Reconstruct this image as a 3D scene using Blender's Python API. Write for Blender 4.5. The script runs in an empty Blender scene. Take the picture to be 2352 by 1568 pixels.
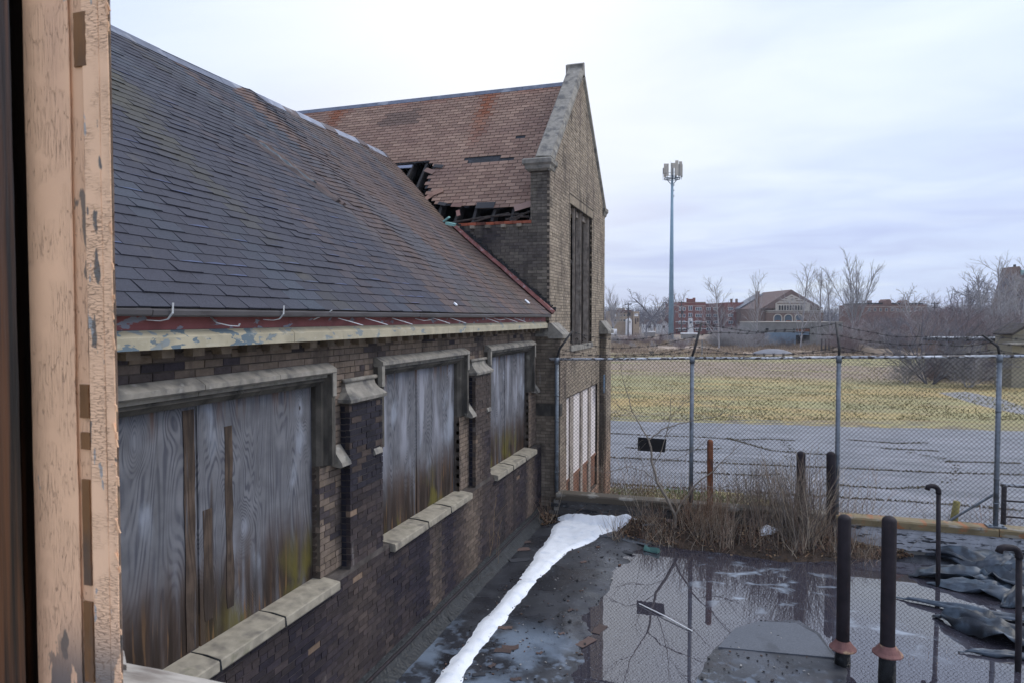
import bpy, math, random
import numpy as np
from mathutils import Vector, Matrix, noise
rad = math.radians
random.seed(7); np.random.seed(7)
S = bpy.context.scene
COL = S.collection
# ------------------------------------------------------------------ camera
YAW, PIT, FPX, CZ = rad(18.0), rad(1.97), 1568.0, 3.9
cam = bpy.data.cameras.new('camera'); co = bpy.data.objects.new('camera', cam); COL.objects.link(co)
co.location = (0, 0, CZ); co.rotation_euler = (rad(90) - PIT, 0, YAW)
cam.lens = 24; cam.sensor_width = 36; cam.clip_start = 0.05; cam.clip_end = 3000
cam.dof.use_dof = True; cam.dof.focus_distance = 9.0; cam.dof.aperture_fstop = 14
S.camera = co
# ------------------------------------------------------------------ world / sun / exposure
SUN_EL, SUN_AZ = rad(48), rad(62)          # azimuth from +Y towards +X
W = bpy.data.worlds.new('World'); S.world = W; W.use_nodes = True
def world():
    nt = W.node_tree; N = nt.nodes; L = nt.links; N.clear()
    out = N.new('ShaderNodeOutputWorld'); bg = N.new('ShaderNodeBackground'); bg.inputs[1].default_value = 0.1
    L.new(bg.outputs[0], out.inputs[0])
    sky = N.new('ShaderNodeTexSky'); sky.sky_type = 'NISHITA'; sky.sun_disc = False
    sky.sun_elevation = SUN_EL; sky.sun_rotation = SUN_AZ
    tc = N.new('ShaderNodeTexCoord'); sep = N.new('ShaderNodeSeparateXYZ'); L.new(tc.outputs['Generated'], sep.inputs[0])
    def m(op, a, b=None, clamp=False):
        n = N.new('ShaderNodeMath'); n.operation = op; n.use_clamp = clamp
        for i, v in enumerate((a, b)):
            if v is None: continue
            if isinstance(v, (int, float)): n.inputs[i].default_value = v
            else: L.new(v, n.inputs[i])
        return n.outputs[0]
    zc = m('MAXIMUM', sep.outputs[2], 0.0)
    den = m('ADD', zc, 0.12)
    comb = N.new('ShaderNodeCombineXYZ')
    L.new(m('DIVIDE', sep.outputs[0], den), comb.inputs[0]); L.new(m('DIVIDE', sep.outputs[1], den), comb.inputs[1])
    def nz(scale, det, dist, vec, off=0.0):
        mp = N.new('ShaderNodeMapping'); mp.inputs['Location'].default_value = (off, off * .7, 0)
        mp.inputs['Scale'].default_value = (.8, 1.15, 1); mp.inputs['Rotation'].default_value = (0, 0, rad(20)); L.new(vec, mp.inputs[0])
        n = N.new('ShaderNodeTexNoise'); n.inputs['Scale'].default_value = scale; n.inputs['Detail'].default_value = det
        n.inputs['Distortion'].default_value = dist; L.new(mp.outputs[0], n.inputs[0]); return n.outputs[0]
    n1 = nz(0.62, 5, .5, comb.outputs[0], 3.3); n2 = nz(1.9, 6, .8, comb.outputs[0], 11.0)
    cov = m('ADD', m('MULTIPLY', n1, .7), m('MULTIPLY', n2, .3))
    ramp = N.new('ShaderNodeValToRGB'); L.new(cov, ramp.inputs[0])
    e = ramp.color_ramp.elements; e[0].position = .36; e[0].color = (.56, .63, .87, 1); e[1].position = .66; e[1].color = (.80, .885, 1.0, 1)
    k = e.new(.50); k.color = (.655, .755, .985, 1)
    # overcast dome: a little brighter overhead, sun glow behind the cloud high over the gable
    dv = N.new('ShaderNodeVectorMath'); dv.operation = 'DOT_PRODUCT'; L.new(tc.outputs['Generated'], dv.inputs[0])
    dv.inputs[1].default_value = Vector((-.33, .88, .33)).normalized()
    glow = m('POWER', m('MAXIMUM', dv.outputs['Value'], 0.0), 20.0)
    mx = N.new('ShaderNodeMix'); mx.data_type = 'RGBA'; L.new(m('MULTIPLY', glow, .8), mx.inputs[0])
    L.new(ramp.outputs[0], mx.inputs[6]); mx.inputs[7].default_value = (.99, .99, 1.0, 1)
    band = m('MULTIPLY', m('SUBTRACT', 1.0, m('MULTIPLY', m('ABSOLUTE', m('SUBTRACT', m('SUBTRACT', zc, m('MULTIPLY', sep.outputs[0], .10)), .092)), 24.0), True), .75)
    bn = N.new('ShaderNodeMapRange'); bn.interpolation_type = 'SMOOTHSTEP'; L.new(n2, bn.inputs[0]); bn.inputs[1].default_value = .3; bn.inputs[2].default_value = .6; bn.inputs[3].default_value = 1; bn.inputs[4].default_value = .45
    mb = N.new('ShaderNodeMix'); mb.data_type = 'RGBA'; L.new(m('MULTIPLY', m('SMOOTH_MIN' if False else 'MULTIPLY', band, bn.outputs[0]), m('SUBTRACT', 1.0, glow)), mb.inputs[0])
    L.new(mx.outputs[2], mb.inputs[6]); mb.inputs[7].default_value = (.50, .57, .86, 1)
    gain = m('ADD', 1.0, m('MULTIPLY', m('POWER', zc, 1.3), .42))
    sc = N.new('ShaderNodeVectorMath'); sc.operation = 'SCALE'; L.new(mb.outputs[2], sc.inputs[0]); L.new(m('MULTIPLY', gain, 9.2), sc.inputs[3])
    mm = N.new('ShaderNodeMix'); mm.data_type = 'RGBA'; mm.inputs[0].default_value = .94
    L.new(sky.outputs[0], mm.inputs[6]); L.new(sc.outputs[0], mm.inputs[7]); L.new(mm.outputs[2], bg.inputs[0])
world()
sl = bpy.data.lights.new('sun', 'SUN'); sl.energy = 1.5; sl.angle = rad(25); sl.color = (1.0, .95, .88)
so = bpy.data.objects.new('sun', sl); COL.objects.link(so)
so.rotation_euler = Vector((-math.sin(SUN_AZ) * math.cos(SUN_EL), -math.cos(SUN_AZ) * math.cos(SUN_EL), -math.sin(SUN_EL))).to_track_quat('-Z', 'Y').to_euler()
S.view_settings.view_transform = 'Standard'; S.view_settings.look = 'None'; S.view_settings.gamma = 1; S.view_settings.use_curve_mapping = False
S.view_settings.exposure = 0.22
S.render.engine = 'CYCLES'; S.cycles.use_denoising = True; S.cycles.max_bounces = 8; S.cycles.diffuse_bounces = 3; S.cycles.transparent_max_bounces = 16
# ------------------------------------------------------------------ survey helpers: turn a bearing in the photograph into a place in the world
FW = Vector((-math.sin(YAW) * math.cos(PIT), math.cos(YAW) * math.cos(PIT), -math.sin(PIT)))
RT = Vector((math.cos(YAW), math.sin(YAW), 0)); UP = RT.cross(FW); CAM = Vector((0, 0, CZ)); FH = Vector((-math.sin(YAW), math.cos(YAW), 0))
def P(x, y, X=None, Y=None, Z=None, pl=None, D=None):
    r = FW + RT * (x - 1176) / FPX + UP * (784 - y) / FPX
    if X is not None: t = X / r.x
    elif Y is not None: t = Y / r.y
    elif Z is not None: t = (Z - CZ) / r.z
    elif D is not None: t = D / r.dot(FH)
    else: t = (Vector(pl[0]) - CAM).dot(pl[1]) / r.dot(pl[1])
    return CAM + r * t
GZ = -1.2      # street ground level; the flat roof is z = 0
def rnd(a, b): return random.uniform(a, b)
def nz3(x, y=0., z=0.): return noise.noise(Vector((x, y, z)))
def fbm(x, y=0., z=0., o=4): return noise.fractal(Vector((x, y, z)), 1.0, 2.0, o)
# ------------------------------------------------------------------ objects
def tag(o, label=None, cat=None, group=None, kind=None):
    if label: o['label'] = label
    if cat: o['category'] = cat
    if group: o['group'] = group
    if kind: o['kind'] = kind
    return o
def empty(name, loc=(0, 0, 0), rz=0, label=None, cat=None, group=None):
    o = bpy.data.objects.new(name, None); COL.objects.link(o); o.location = loc; o.rotation_euler = (0, 0, rz); o.empty_display_size = .2
    return tag(o, label, cat, group)
def link(name, me, parent=None, local=False, mat=None):
    o = bpy.data.objects.new(name, me); COL.objects.link(o)
    if mat and not me.materials: me.materials.append(mat)
    if parent:
        o.parent = parent
        if not local:
            q = parent; mw = Matrix.Identity(4)
            chain = []
            while q: chain.append(q); q = q.parent
            for q in reversed(chain):
                mw = mw @ q.matrix_parent_inverse @ Matrix.LocRotScale(q.location, q.rotation_euler, q.scale)
            o.matrix_parent_inverse = mw.inverted()
    return o
def copy_tree(o, parent=None):
    c = o.copy(); COL.objects.link(c); c.parent = parent
    for ch in [k for k in bpy.data.objects if k.parent == o]: copy_tree(ch, c)
    return c
def place(root, loc, rz=0, sc=1, label=None, group=None, first=[]):
    if root.name in first: c = copy_tree(root)
    else: c = root; first.append(root.name)
    c.location = loc; c.rotation_euler = (0, 0, rz); c.scale = (sc, sc, sc) if isinstance(sc, (int, float)) else sc
    if label: c['label'] = label
    if group: c['group'] = group
    return c
class MB:
    def __init__(s): s.v = []; s.f = []; s.c = []
    def add(s, vs, fs, col=(1, 1, 1)):
        n = len(s.v); s.v += [tuple(p) for p in vs]; s.f += [tuple(i + n for i in f) for f in fs]; s.c += [col] * len(fs)
    def box(s, a, b, col=(1, 1, 1), jit=0):
        x0, y0, z0 = a; x1, y1, z1 = b
        vs = [(x0, y0, z0), (x1, y0, z0), (x1, y1, z0), (x0, y1, z0), (x0, y0, z1), (x1, y0, z1), (x1, y1, z1), (x0, y1, z1)]
        if jit: vs = [(p[0] + rnd(-jit, jit), p[1] + rnd(-jit, jit), p[2] + rnd(-jit, jit)) for p in vs]
        s.add(vs, BOXF, col)
    def obox(s, c, ax, ay, az, col=(1, 1, 1)):     # centre and three half-axis vectors
        c, ax, ay, az = map(Vector, (c, ax, ay, az))
        s.add([c + ax * i + ay * j + az * k for k in (-1, 1) for (i, j) in ((-1, -1), (1, -1), (1, 1), (-1, 1))], BOXF, col)
    def prism(s, poly, fn, t0, t1, col=(1, 1, 1)):   # polygon lofted between t0 and t1; fn(p, t) -> point
        n = len(poly); s.add([fn(p, t0) for p in poly] + [fn(p, t1) for p in poly],
                             [tuple(range(n))[::-1], tuple(range(n, 2 * n))] + [(i, (i + 1) % n, n + (i + 1) % n, n + i) for i in range(n)], col)
    def loft(s, rings, col=(1, 1, 1)):
        n = len(rings[0]); vs = [p for r in rings for p in r]; fs = [tuple(range(n))[::-1], tuple(range(n * (len(rings) - 1), n * len(rings)))]
        for k in range(len(rings) - 1):
            for i in range(n): fs.append((k * n + i, k * n + (i + 1) % n, (k + 1) * n + (i + 1) % n, (k + 1) * n + i))
        s.add(vs, fs, col)
    def tube(s, pts, r, n=8, col=(1, 1, 1), cap=True):
        pts = [Vector(p) for p in pts]; rr = r if isinstance(r, (list, tuple)) else [r] * len(pts); rings = []
        for i, p in enumerate(pts):
            d = (pts[min(i + 1, len(pts) - 1)] - pts[max(i - 1, 0)]).normalized()
            a = d.orthogonal() if i == 0 else (pa - d * pa.dot(d)); a.normalize(); pa = a; b = d.cross(a)
            rings.append([p + a * math.cos(2 * math.pi * k / n) * rr[i] + b * math.sin(2 * math.pi * k / n) * rr[i] for k in range(n)])
        s.loft(rings, col)
    def poly(s, pts, col=(1, 1, 1)): s.add(pts, [tuple(range(len(pts)))], col)
    def mesh(s, name, mat=None, smooth=False):
        me = bpy.data.meshes.new(name); me.from_pydata(s.v, [], s.f)
        at = me.attributes.new('col', 'FLOAT_COLOR', 'FACE'); a = np.ones((len(s.c), 4), np.float32)
        if s.c: a[:, :3] = np.array(s.c, np.float32)
        at.data.foreach_set('color', a.ravel())
        if mat: me.materials.append(mat)
        if smooth: me.polygons.foreach_set('use_smooth', np.ones(len(me.polygons), bool))
        me.update(); return me
    def build(s, name, mat, parent=None, smooth=False, local=False, **k):
        return tag(link(name, s.mesh(name, mat, smooth), parent, local), **k)
BOXF = [(0, 3, 2, 1), (4, 5, 6, 7), (0, 1, 5, 4), (1, 2, 6, 5), (2, 3, 7, 6), (3, 0, 4, 7)]
def np_mesh(name, v, f, mat, col=None, smooth=False):
    me = bpy.data.meshes.new(name); k = f.shape[1]
    me.vertices.add(len(v)); me.vertices.foreach_set('co', np.ascontiguousarray(v, np.float32).ravel())
    me.loops.add(f.size); me.loops.foreach_set('vertex_index', f.astype(np.int32).ravel())
    me.polygons.add(len(f)); me.polygons.foreach_set('loop_start', np.arange(0, f.size, k, dtype=np.int32))
    me.polygons.foreach_set('loop_total', np.full(len(f), k, np.int32))
    at = me.attributes.new('col', 'FLOAT_COLOR', 'FACE'); a = np.ones((len(f), 4), np.float32)
    if col is not None: a[:, :3] = col
    at.data.foreach_set('color', a.ravel())
    if smooth: me.polygons.foreach_set('use_smooth', np.ones(len(f), bool))
    me.materials.append(mat); me.update(calc_edges=True); me.validate(); return me
def seg_mesh(name, segs, mat, n=3, col=None):       # segs: rows of p0 p1 r0 r1
    s = np.array(segs, np.float64); p0, p1, r0, r1 = s[:, :3], s[:, 3:6], s[:, 6:7], s[:, 7:8]
    d = p1 - p0; d /= np.maximum(np.linalg.norm(d, axis=1, keepdims=True), 1e-9)
    a = np.cross(d, np.where(np.abs(d[:, 2:3]) < .9, [[0, 0, 1.]], [[1., 0, 0]])); a /= np.linalg.norm(a, axis=1, keepdims=True); b = np.cross(d, a)
    V = []
    for k in range(n):
        c, q = math.cos(2 * math.pi * k / n), math.sin(2 * math.pi * k / n); V += [p0 + (a * c + b * q) * r0, p1 + (a * c + b * q) * r1]
    V = np.stack(V, 1); m = len(s); base = (np.arange(m) * 2 * n)[:, None]
    F = np.concatenate([base + np.array([[2 * k, 2 * ((k + 1) % n), 2 * ((k + 1) % n) + 1, 2 * k + 1]]) for k in range(n)])
    cc = None if col is None else np.tile(np.array(col, np.float32).reshape(-1, 3), (n, 1))
    return np_mesh(name, V.reshape(-1, 3), F, mat, cc, smooth=True)
def blades(name, base, tip, w, mat, col):           # thin bent blades
    base = np.array(base); tip = np.array(tip); m = len(base); a = np.random.rand(m) * 6.283
    sd = np.stack([np.cos(a), np.sin(a), np.zeros(m)], 1) * np.array(w).reshape(-1, 1)
    mid = (base + tip) / 2 + np.stack([(base - tip)[:, 0] * .15, (base - tip)[:, 1] * .15, np.abs(tip - base)[:, 2] * .1], 1)
    V = np.stack([base - sd, base + sd, mid + sd * .7, mid - sd * .7, tip], 1).reshape(-1, 3); o = (np.arange(m) * 5)[:, None]
    F = np.concatenate([o + [[0, 1, 2]], o + [[0, 2, 3]], o + [[3, 2, 4]]])
    return np_mesh(name, V, F, mat, np.tile(np.array(col, np.float32).reshape(-1, 3), (3, 1)))
# ------------------------------------------------------------------ materials
def mat(name, base=None, rough=.85, var=(3, .25), layers=(), bump=(40, .3), bump2=None, spec=.3, metal=0, rvar=None, cracks=None, wave=None, knots=False):
    """layers: (colour, noise scale xyz, lo, hi, amount[, mask]) ; mask = list of (axis, a, b) ramps in world metres."""
    m = bpy.data.materials.new(name); m.use_nodes = True; nt = m.node_tree; N = nt.nodes; L = nt.links
    B = N['Principled BSDF']; B.inputs['Roughness'].default_value = rough; B.inputs['Metallic'].default_value = metal
    B.inputs['Specular IOR Level'].default_value = spec
    geo = N.new('ShaderNodeNewGeometry'); pos = geo.outputs['Position']
    def mul(a, b, kind='MULTIPLY', f=1.0):
        x = N.new('ShaderNodeMix'); x.data_type = 'RGBA'; x.blend_type = kind; x.inputs[0].default_value = f
        for s, v in ((6, a), (7, b)):
            if isinstance(v, (tuple, list)): x.inputs[s].default_value = (*v[:3], 1)
            else: L.new(v, x.inputs[s])
        return x
    def noise_(sc, det=5, dist=0.0, off=0):
        mp = N.new('ShaderNodeMapping'); mp.inputs['Scale'].default_value = sc if isinstance(sc, (tuple, list)) else (sc, sc, sc)
        mp.inputs['Location'].default_value = (off * 3.1, off * 7.7, off * 1.3); L.new(pos, mp.inputs[0])
        n = N.new('ShaderNodeTexNoise'); n.inputs['Scale'].default_value = 1; n.inputs['Detail'].default_value = det; n.inputs['Distortion'].default_value = dist
        L.new(mp.outputs[0], n.inputs[0]); return n.outputs[0]
    def mr(v, lo, hi, a=0., b=1., smooth=True):
        r = N.new('ShaderNodeMapRange'); r.interpolation_type = 'SMOOTHSTEP' if smooth else 'LINEAR'
        L.new(v, r.inputs[0]); r.inputs[1].default_value = lo; r.inputs[2].default_value = hi; r.inputs[3].default_value = a; r.inputs[4].default_value = b; return r.outputs[0]
    def mth(op, a, b):
        x = N.new('ShaderNodeMath'); x.operation = op
        for i, v in enumerate((a, b)):
            if isinstance(v, (int, float)): x.inputs[i].default_value = v
            else: L.new(v, x.inputs[i])
        return x.outputs[0]
    at = N.new('ShaderNodeAttribute'); at.attribute_name = 'col'; oi = N.new('ShaderNodeObjectInfo')
    cur = mul(at.outputs['Color'], oi.outputs['Color']).outputs[2]
    if base: cur = mul(cur, base).outputs[2]
    v = mr(noise_(var[0], 6), .3, .7, 1 - var[1], 1 + var[1], False)
    c3 = N.new('ShaderNodeVectorMath'); c3.operation = 'SCALE'; L.new(cur, c3.inputs[0]); L.new(v, c3.inputs[3]); cur = c3.outputs[0]
    sep = N.new('ShaderNodeSeparateXYZ'); L.new(pos, sep.inputs[0])
    wv = None
    if wave:
        mp = N.new('ShaderNodeMapping'); mp.inputs['Scale'].default_value = wave[0]; L.new(pos, mp.inputs[0])
        n = N.new('ShaderNodeTexNoise'); n.inputs['Scale'].default_value = 1; n.inputs['Detail'].default_value = 1.5; n.inputs['Distortion'].default_value = wave[3] if len(wave) > 3 else .6; L.new(mp.outputs[0], n.inputs[0])
        src = n.outputs[0]
        if knots:
            vm = N.new('ShaderNodeMapping'); vm.inputs['Scale'].default_value = (0, 2.6, 1.5); L.new(pos, vm.inputs[0]); vo = N.new('ShaderNodeTexVoronoi'); vo.inputs['Scale'].default_value = 1; vo.inputs['Randomness'].default_value = 1; L.new(vm.outputs[0], vo.inputs[0])
            kd = vo.outputs['Distance']; src = mth('ADD', src, mth('MULTIPLY', mr(kd, .42, 0), .16))
        wv = mr(mth('SINE', mth('MULTIPLY', src, wave[1]), 0), -1, .8, 0, 1, False)
        fine = noise_(tuple(q * f for q, f in zip(wave[0], (9, 9, 3))), 4)
        wv = mth('MULTIPLY', mth('POWER', wv, 2.2), mr(fine, .35, .6, .25, 1, False))
        x = mul(cur, wave[2], 'MIX'); L.new(mth('MULTIPLY', wv, .72), x.inputs[0]); cur = x.outputs[2]
        if knots:
            x = mul(cur, (.36, .39, .46), 'MIX'); L.new(mth('MULTIPLY', mr(kd, .20, .03), mth('MULTIPLY', mr(fine, .35, .6), .65)), x.inputs[0]); cur = x.outputs[2]
            x = mul(cur, (.04, .03, .028), 'MIX'); L.new(mr(kd, .045, .02), x.inputs[0]); cur = x.outputs[2]
    lw = None
    for i, l in enumerate(layers):
        f = mr(noise_(l[1], 6, .2, i + 1), l[2], l[3]); f = mth('MULTIPLY', f, l[4])
        for (ax, a, b) in (l[5] if len(l) > 5 else ()):
            if ax == 'h':   # soft blob (cx, cy, r) in plan
                vm = N.new('ShaderNodeVectorMath'); vm.operation = 'DISTANCE'; L.new(pos, vm.inputs[0]); vm.inputs[1].default_value = a
                f = mth('MULTIPLY', f, mr(vm.outputs['Value'], b, b * .45))
            else: f = mth('MULTIPLY', f, mr(sep.outputs['xyz'.index(ax)], a, b) if a < b else mr(sep.outputs['xyz'.index(ax)], b, a, 1., 0.))
        x = mul(cur, l[0], 'MIX'); L.new(f, x.inputs[0]); cur = x.outputs[2]
    h = None
    if cracks:
        mp = N.new('ShaderNodeMapping'); mp.inputs['Scale'].default_value = cracks[0]; L.new(pos, mp.inputs[0])
        dn = N.new('ShaderNodeTexNoise'); dn.inputs['Scale'].default_value = 2; L.new(mp.outputs[0], dn.inputs[0])
        ad = N.new('ShaderNodeMix'); ad.data_type = 'RGBA'; ad.blend_type = 'LINEAR_LIGHT'; ad.inputs[0].default_value = .12; L.new(mp.outputs[0], ad.inputs[6]); L.new(dn.outputs[1], ad.inputs[7])
        vo = N.new('ShaderNodeTexVoronoi'); vo.feature = 'DISTANCE_TO_EDGE'; vo.inputs['Scale'].default_value = 1; L.new(ad.outputs[2], vo.inputs[0])
        cf = mth('MULTIPLY', mth('MULTIPLY', mr(vo.outputs[0], cracks[1], 0), .8), mr(noise_(16, 3, 0, 9), .38, .62))
        x = mul(cur, cracks[2], 'MIX'); L.new(cf, x.inputs[0]); cur = x.outputs[2]; h = cf
    L.new(cur, B.inputs['Base Color'])
    bp = N.new('ShaderNodeBump'); bp.inputs['Strength'].default_value = bump[1]; bp.inputs['Distance'].default_value = bump[2] if len(bump) > 2 else .01
    L.new(noise_(bump[0], 5), bp.inputs['Height']); nn = bp.outputs[0]
    for (hh, st, ds) in ((noise_(bump2[0], 4, .3, 4), bump2[1], bump2[2]) if bump2 else (None, 0, 0), (h, -.8, .004) if h else (None, 0, 0), (wv, -.25, .003) if wv else (None, 0, 0)):
        if hh is None: continue
        b2 = N.new('ShaderNodeBump'); b2.inputs['Strength'].default_value = abs(st); b2.invert = st < 0; b2.inputs['Distance'].default_value = ds; L.new(hh, b2.inputs['Height']); L.new(nn, b2.inputs['Normal']); nn = b2.outputs[0]
    L.new(nn, B.inputs['Normal'])
    if rvar:
        L.new(mr(noise_(rvar[0], 5, .3, 6), rvar[1], rvar[2], rvar[3], rvar[4]), B.inputs['Roughness'])
    return m
M = {}
M['brick'] = mat('brick', None, .88, (14, .22), [((.03, .026, .026), (2.2, 2.2, .9), .54, .72, .6), ((.022, .019, .02), (3.2, 3.2, .3), .55, .68, .5), ((.30, .28, .27), (9, 9, 1.0), .69, .77, .4), ((.34, .31, .27), (9, 9, 5), .66, .8, .3)], (55, .6, .012), (160, .4, .004), .25)
M['mortar_dark'] = mat('mortar_dark', (.075, .062, .052), .95, (6, .4), [((.16, .13, .10), 3, .5, .7, .5)], (60, .5))
M['mortar_light'] = mat('mortar_light', (.095, .082, .075), .95, (6, .5), [((.05, .04, .035), 4, .45, .65, .7)], (60, .5))
M['limestone'] = mat('limestone', (.245, .228, .20), .85, (11, .22), [((.075, .075, .078), (6, 6, 4), .46, .70, .8), ((.36, .35, .33), (14, 14, 14), .58, .78, .6), ((.06, .075, .035), (7, 7, 7), .62, .76, .4)], (110, .35, .003), (26, .12, .006))
M['limestone_dark'] = mat('limestone_dark', (.095, .086, .074), .85, (7, .3), [((.028, .026, .024), (5, 5, 2), .42, .64, .8), ((.22, .21, .18), (9, 9, 6), .62, .76, .6)], (70, .5, .006))
M['slate'] = mat('slate', None, .78, (90, .22), [((.13, .115, .085), (4, 2.4, 4), .60, .78, .25)], (300, .5, .003), (3, .3, .03), .32)
M['shingle_wing'] = mat('shingle_wing', None, .88, (160, .18), [((.16, .085, .07), (1.6, 1.6, 1.6), .55, .75, .3)], (260, .4, .003))
M['sill'] = mat('sill_stone', (.30, .27, .215), .85, (11, .22), [((.11, .10, .09), (6, 6, 4), .5, .72, .7), ((.09, .10, .045), (7, 7, 7), .6, .76, .4)], (110, .35, .003))
M['felt'] = mat('felt', (.028, .03, .036), .8, (8, .4), [((.10, .105, .12), (9, 9, 9), .6, .75, .4)], (80, .5))
M['charred'] = mat('charred', (.022, .02, .021), .7, (14, .5), [((.14, .14, .15), (20, 20, 4), .6, .78, .5)], (60, .9, .02))
M['old_wood'] = mat('old_wood', (.055, .045, .04), .85, (14, .5), [((.2, .18, .16), (14, 14, 3), .6, .78, .5)], ((60, 60, 8), .8, .01))
M['lead'] = mat('lead', (.15, .16, .185), .55, (4, .25), [((.34, .36, .40), (3, 3, 3), .55, .7, .6), ((.12, .07, .05), (6, 6, 6), .62, .75, .6)], (14, .3, .01), None, .5, .25)
M['flash_red'] = mat('flash_red', (.20, .075, .065), .6, (9, .35), [((.34, .26, .27), (14, 14, 14), .55, .68, .8), ((.06, .03, .03), (10, 10, 10), .6, .75, .6)], (24, .5, .01))
M['tar'] = mat('tar', (.02, .022, .024), .45, (10, .4), [((.10, .11, .12), 9, .6, .75, .4)], (20, .8, .03))
M['fascia_red'] = mat('fascia_red', (.26, .085, .085), .6, (5, .2), [((.25, .29, .36), (7, 7, 18), .60, .63, .9), ((.12, .035, .035), (3, 3, 9), .55, .75, .5), ((.33, .2, .2), (10, 10, 30), .62, .72, .3)], (30, .25, .006))
M['trim_cream'] = mat('trim_cream', (.42, .38, .28), .6, (5, .16), [((.12, .17, .21), (6, 6, 14), .555, .565, .96, [('y', 5.2, 4.2)]), ((.22, .26, .28), (5, 5, 12), .62, .635, .9), ((.22, .19, .14), (10, 10, 4), .6, .75, .5), ((.5, .47, .38), (8, 8, 20), .6, .68, .5)], (30, .3, .006))
M['gutter'] = mat('gutter', (.085, .08, .085), .45, (3, .2), [((.04, .03, .03), (4, 4, 30), .55, .7, .6)], (12, .15), None, .5)
M['bright_metal'] = mat('bright_metal', (.62, .64, .66), .35, (20, .2), [], (60, .2), None, .5, .6)
M['ply_grey'] = mat('ply_grey', (.145, .147, .162), .8, (5, .22), [
    ((.30, .33, .39), (5, 2.6, 1.3), .56, .72, .7),
    ((.04, .026, .02), (3, 5, .16), .60, .64, .8, [('y', 6.0, 5.7)]), ((.05, .05, .055), (3, 14, .5), .58, .72, .5), ((.33, .34, .39), (3, 4, .7), .46, .66, .75, [('y', 6.0, 6.6), ('z', 1.9, 2.6)]),
    ((.14, .075, .045), (2, 9, .5), .50, .66, .9, [('z', 3.0, 3.3)]),
    ((.060, .036, .024), (3, 9, .5), .30, .60, .9, [('z', 2.35, 1.75)]), ((.024, .016, .012), (3, 9, .7), .30, .58, 1.0, [('z', 2.15, 1.55)]),
    ((.16, .09, .045), (6, 24, 1.6), .55, .68, .8, [('z', 2.1, 1.55)]),
    ((.11, .095, .02), (3, 3.2, 1.4), .50, .68, .9, [('z', 2.1, 1.5), ('y', 4.0, 4.6)])],
    ((90, 90, 10), .5, .004), None, .25, wave=((.9, 2.3, .42), 250, (.045, .048, .066), .9), knots=True)
M['ply_stain'] = mat('ply_stain', (.085, .06, .045), .85, (6, .4), [((.03, .022, .018), (6, 14, 1.4), .45, .62, .8), ((.19, .2, .23), (6, 18, .9), .6, .72, .5)], ((90, 90, 12), .6, .005), wave=((1.4, 3.4, .6), 90, (.03, .02, .016)))
M['white_panel'] = mat('white_panel', (.70, .64, .62), .7, (2, .08), [((.45, .37, .33), (5, 5, 2), .6, .75, .4)], (20, .2))
M['brown_panel'] = mat('brown_panel', (.22, .11, .07), .75, (3, .25), [((.12, .05, .03), (5, 5, 1.5), .5, .7, .6)], (30, .3))
M['frame_wood'] = mat('frame_wood', (.34, .29, .25), .8, (9, .3), [((.07, .06, .055), (14, 14, 3), .5, .7, .7), ((.42, .36, .24), (20, 20, 8), .64, .72, .5)], ((70, 70, 9), .6, .006))
M['black'] = mat('black_void', (.006, .006, .007), .9, (3, .2))
M['membrane'] = mat('membrane', (.026, .028, .034), .4, (2.5, .35), [
    ((.19, .24, .31), (1.5, 1.5, 1.5), .42, .58, .75, [('y', 8.4, 7.7), ('x', -1.5, -2.1)]),
    ((.12, .13, .155), (1.1, 1.1, 1.1), .48, .66, .7, [('y', 7.0, 9.5), ('x', -2.6, -1.5)]),
    ((.14, .175, .23), (7, 7, 7), .5, .64, .75, [('y', 8.4, 7.4)]),
    ((.055, .03, .02), (3, 3, 3), .6, .7, .7, [('x', -1.4, -.6), ('y', 8.3, 7.0)]),
    ((.26, .30, .37), (2.2, 4.5, 2), .60, .66, .65, [('h', (.35, 5.9, 0), 2.3)]),
    ((.2, .2, .22), (24, 24, 24), .66, .72, .5)], (120, .5, .004), (2.2, .35, .05), .5, 0, (1.3, .35, .65, .12, .62))
M['patch'] = mat('patch', (.105, .115, .135), .7, (60, .18), [((.06, .065, .075), (3, 3, 3), .6, .75, .6)], (180, .4, .003))
M['rubber'] = mat('rubber', (.028, .038, .054), .5, (6, .5), [((.09, .125, .165), (5, 5, 5), .46, .66, .8), ((.02, .03, .05), (3, 3, 3), .5, .7, .6)], (60, .5, .006), (4, .3, .03), .5)
M['curb_metal'] = mat('curb_metal', (.20, .155, .085), .7, (5, .25), [((.075, .062, .048), (3, 3, 3), .1, .3, .95, [('x', 2.0, 1.0)]), ((.33, .12, .045), (7, 2, 7), .52, .66, .75, [('x', 1.4, 2.2)]), ((.34, .33, .30), (3, 3, 8), .55, .68, .6), ((.05, .05, .045), (8, 8, 8), .6, .72, .7)], (30, .4, .008))
M['curb_white'] = mat('curb_white', (.42, .43, .46), .75, (6, .2), [((.05, .045, .042), (3, 3, 3), .1, .3, .95, [('x', 2.2, 1.5)]), ((.025, .025, .028), (4, 4, 16), .57, .61, .95), ((.12, .13, .14), (9, 9, 30), .56, .64, .7)], (40, .4, .006))
M['rust_pipe'] = mat('rust_pipe', (.020, .0155, .019), .72, (8, .35), [((.05, .028, .028), (16, 16, 7), .55, .72, .6)], (60, .5, .004))
M['rust_red'] = mat('rust_red', (.17, .062, .03), .8, (8, .4), [((.035, .025, .025), (8, 8, 4), .5, .62, .8), ((.32, .14, .05), (20, 20, 10), .6, .72, .6)], (60, .5, .004))
M['collar'] = mat('collar', (.17, .08, .072), .7, (14, .25), [((.42, .30, .18), (8, 8, 8), .56, .66, .7), ((.04, .03, .03), (11, 11, 11), .64, .68, .9)], (50, .4, .004))
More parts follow.
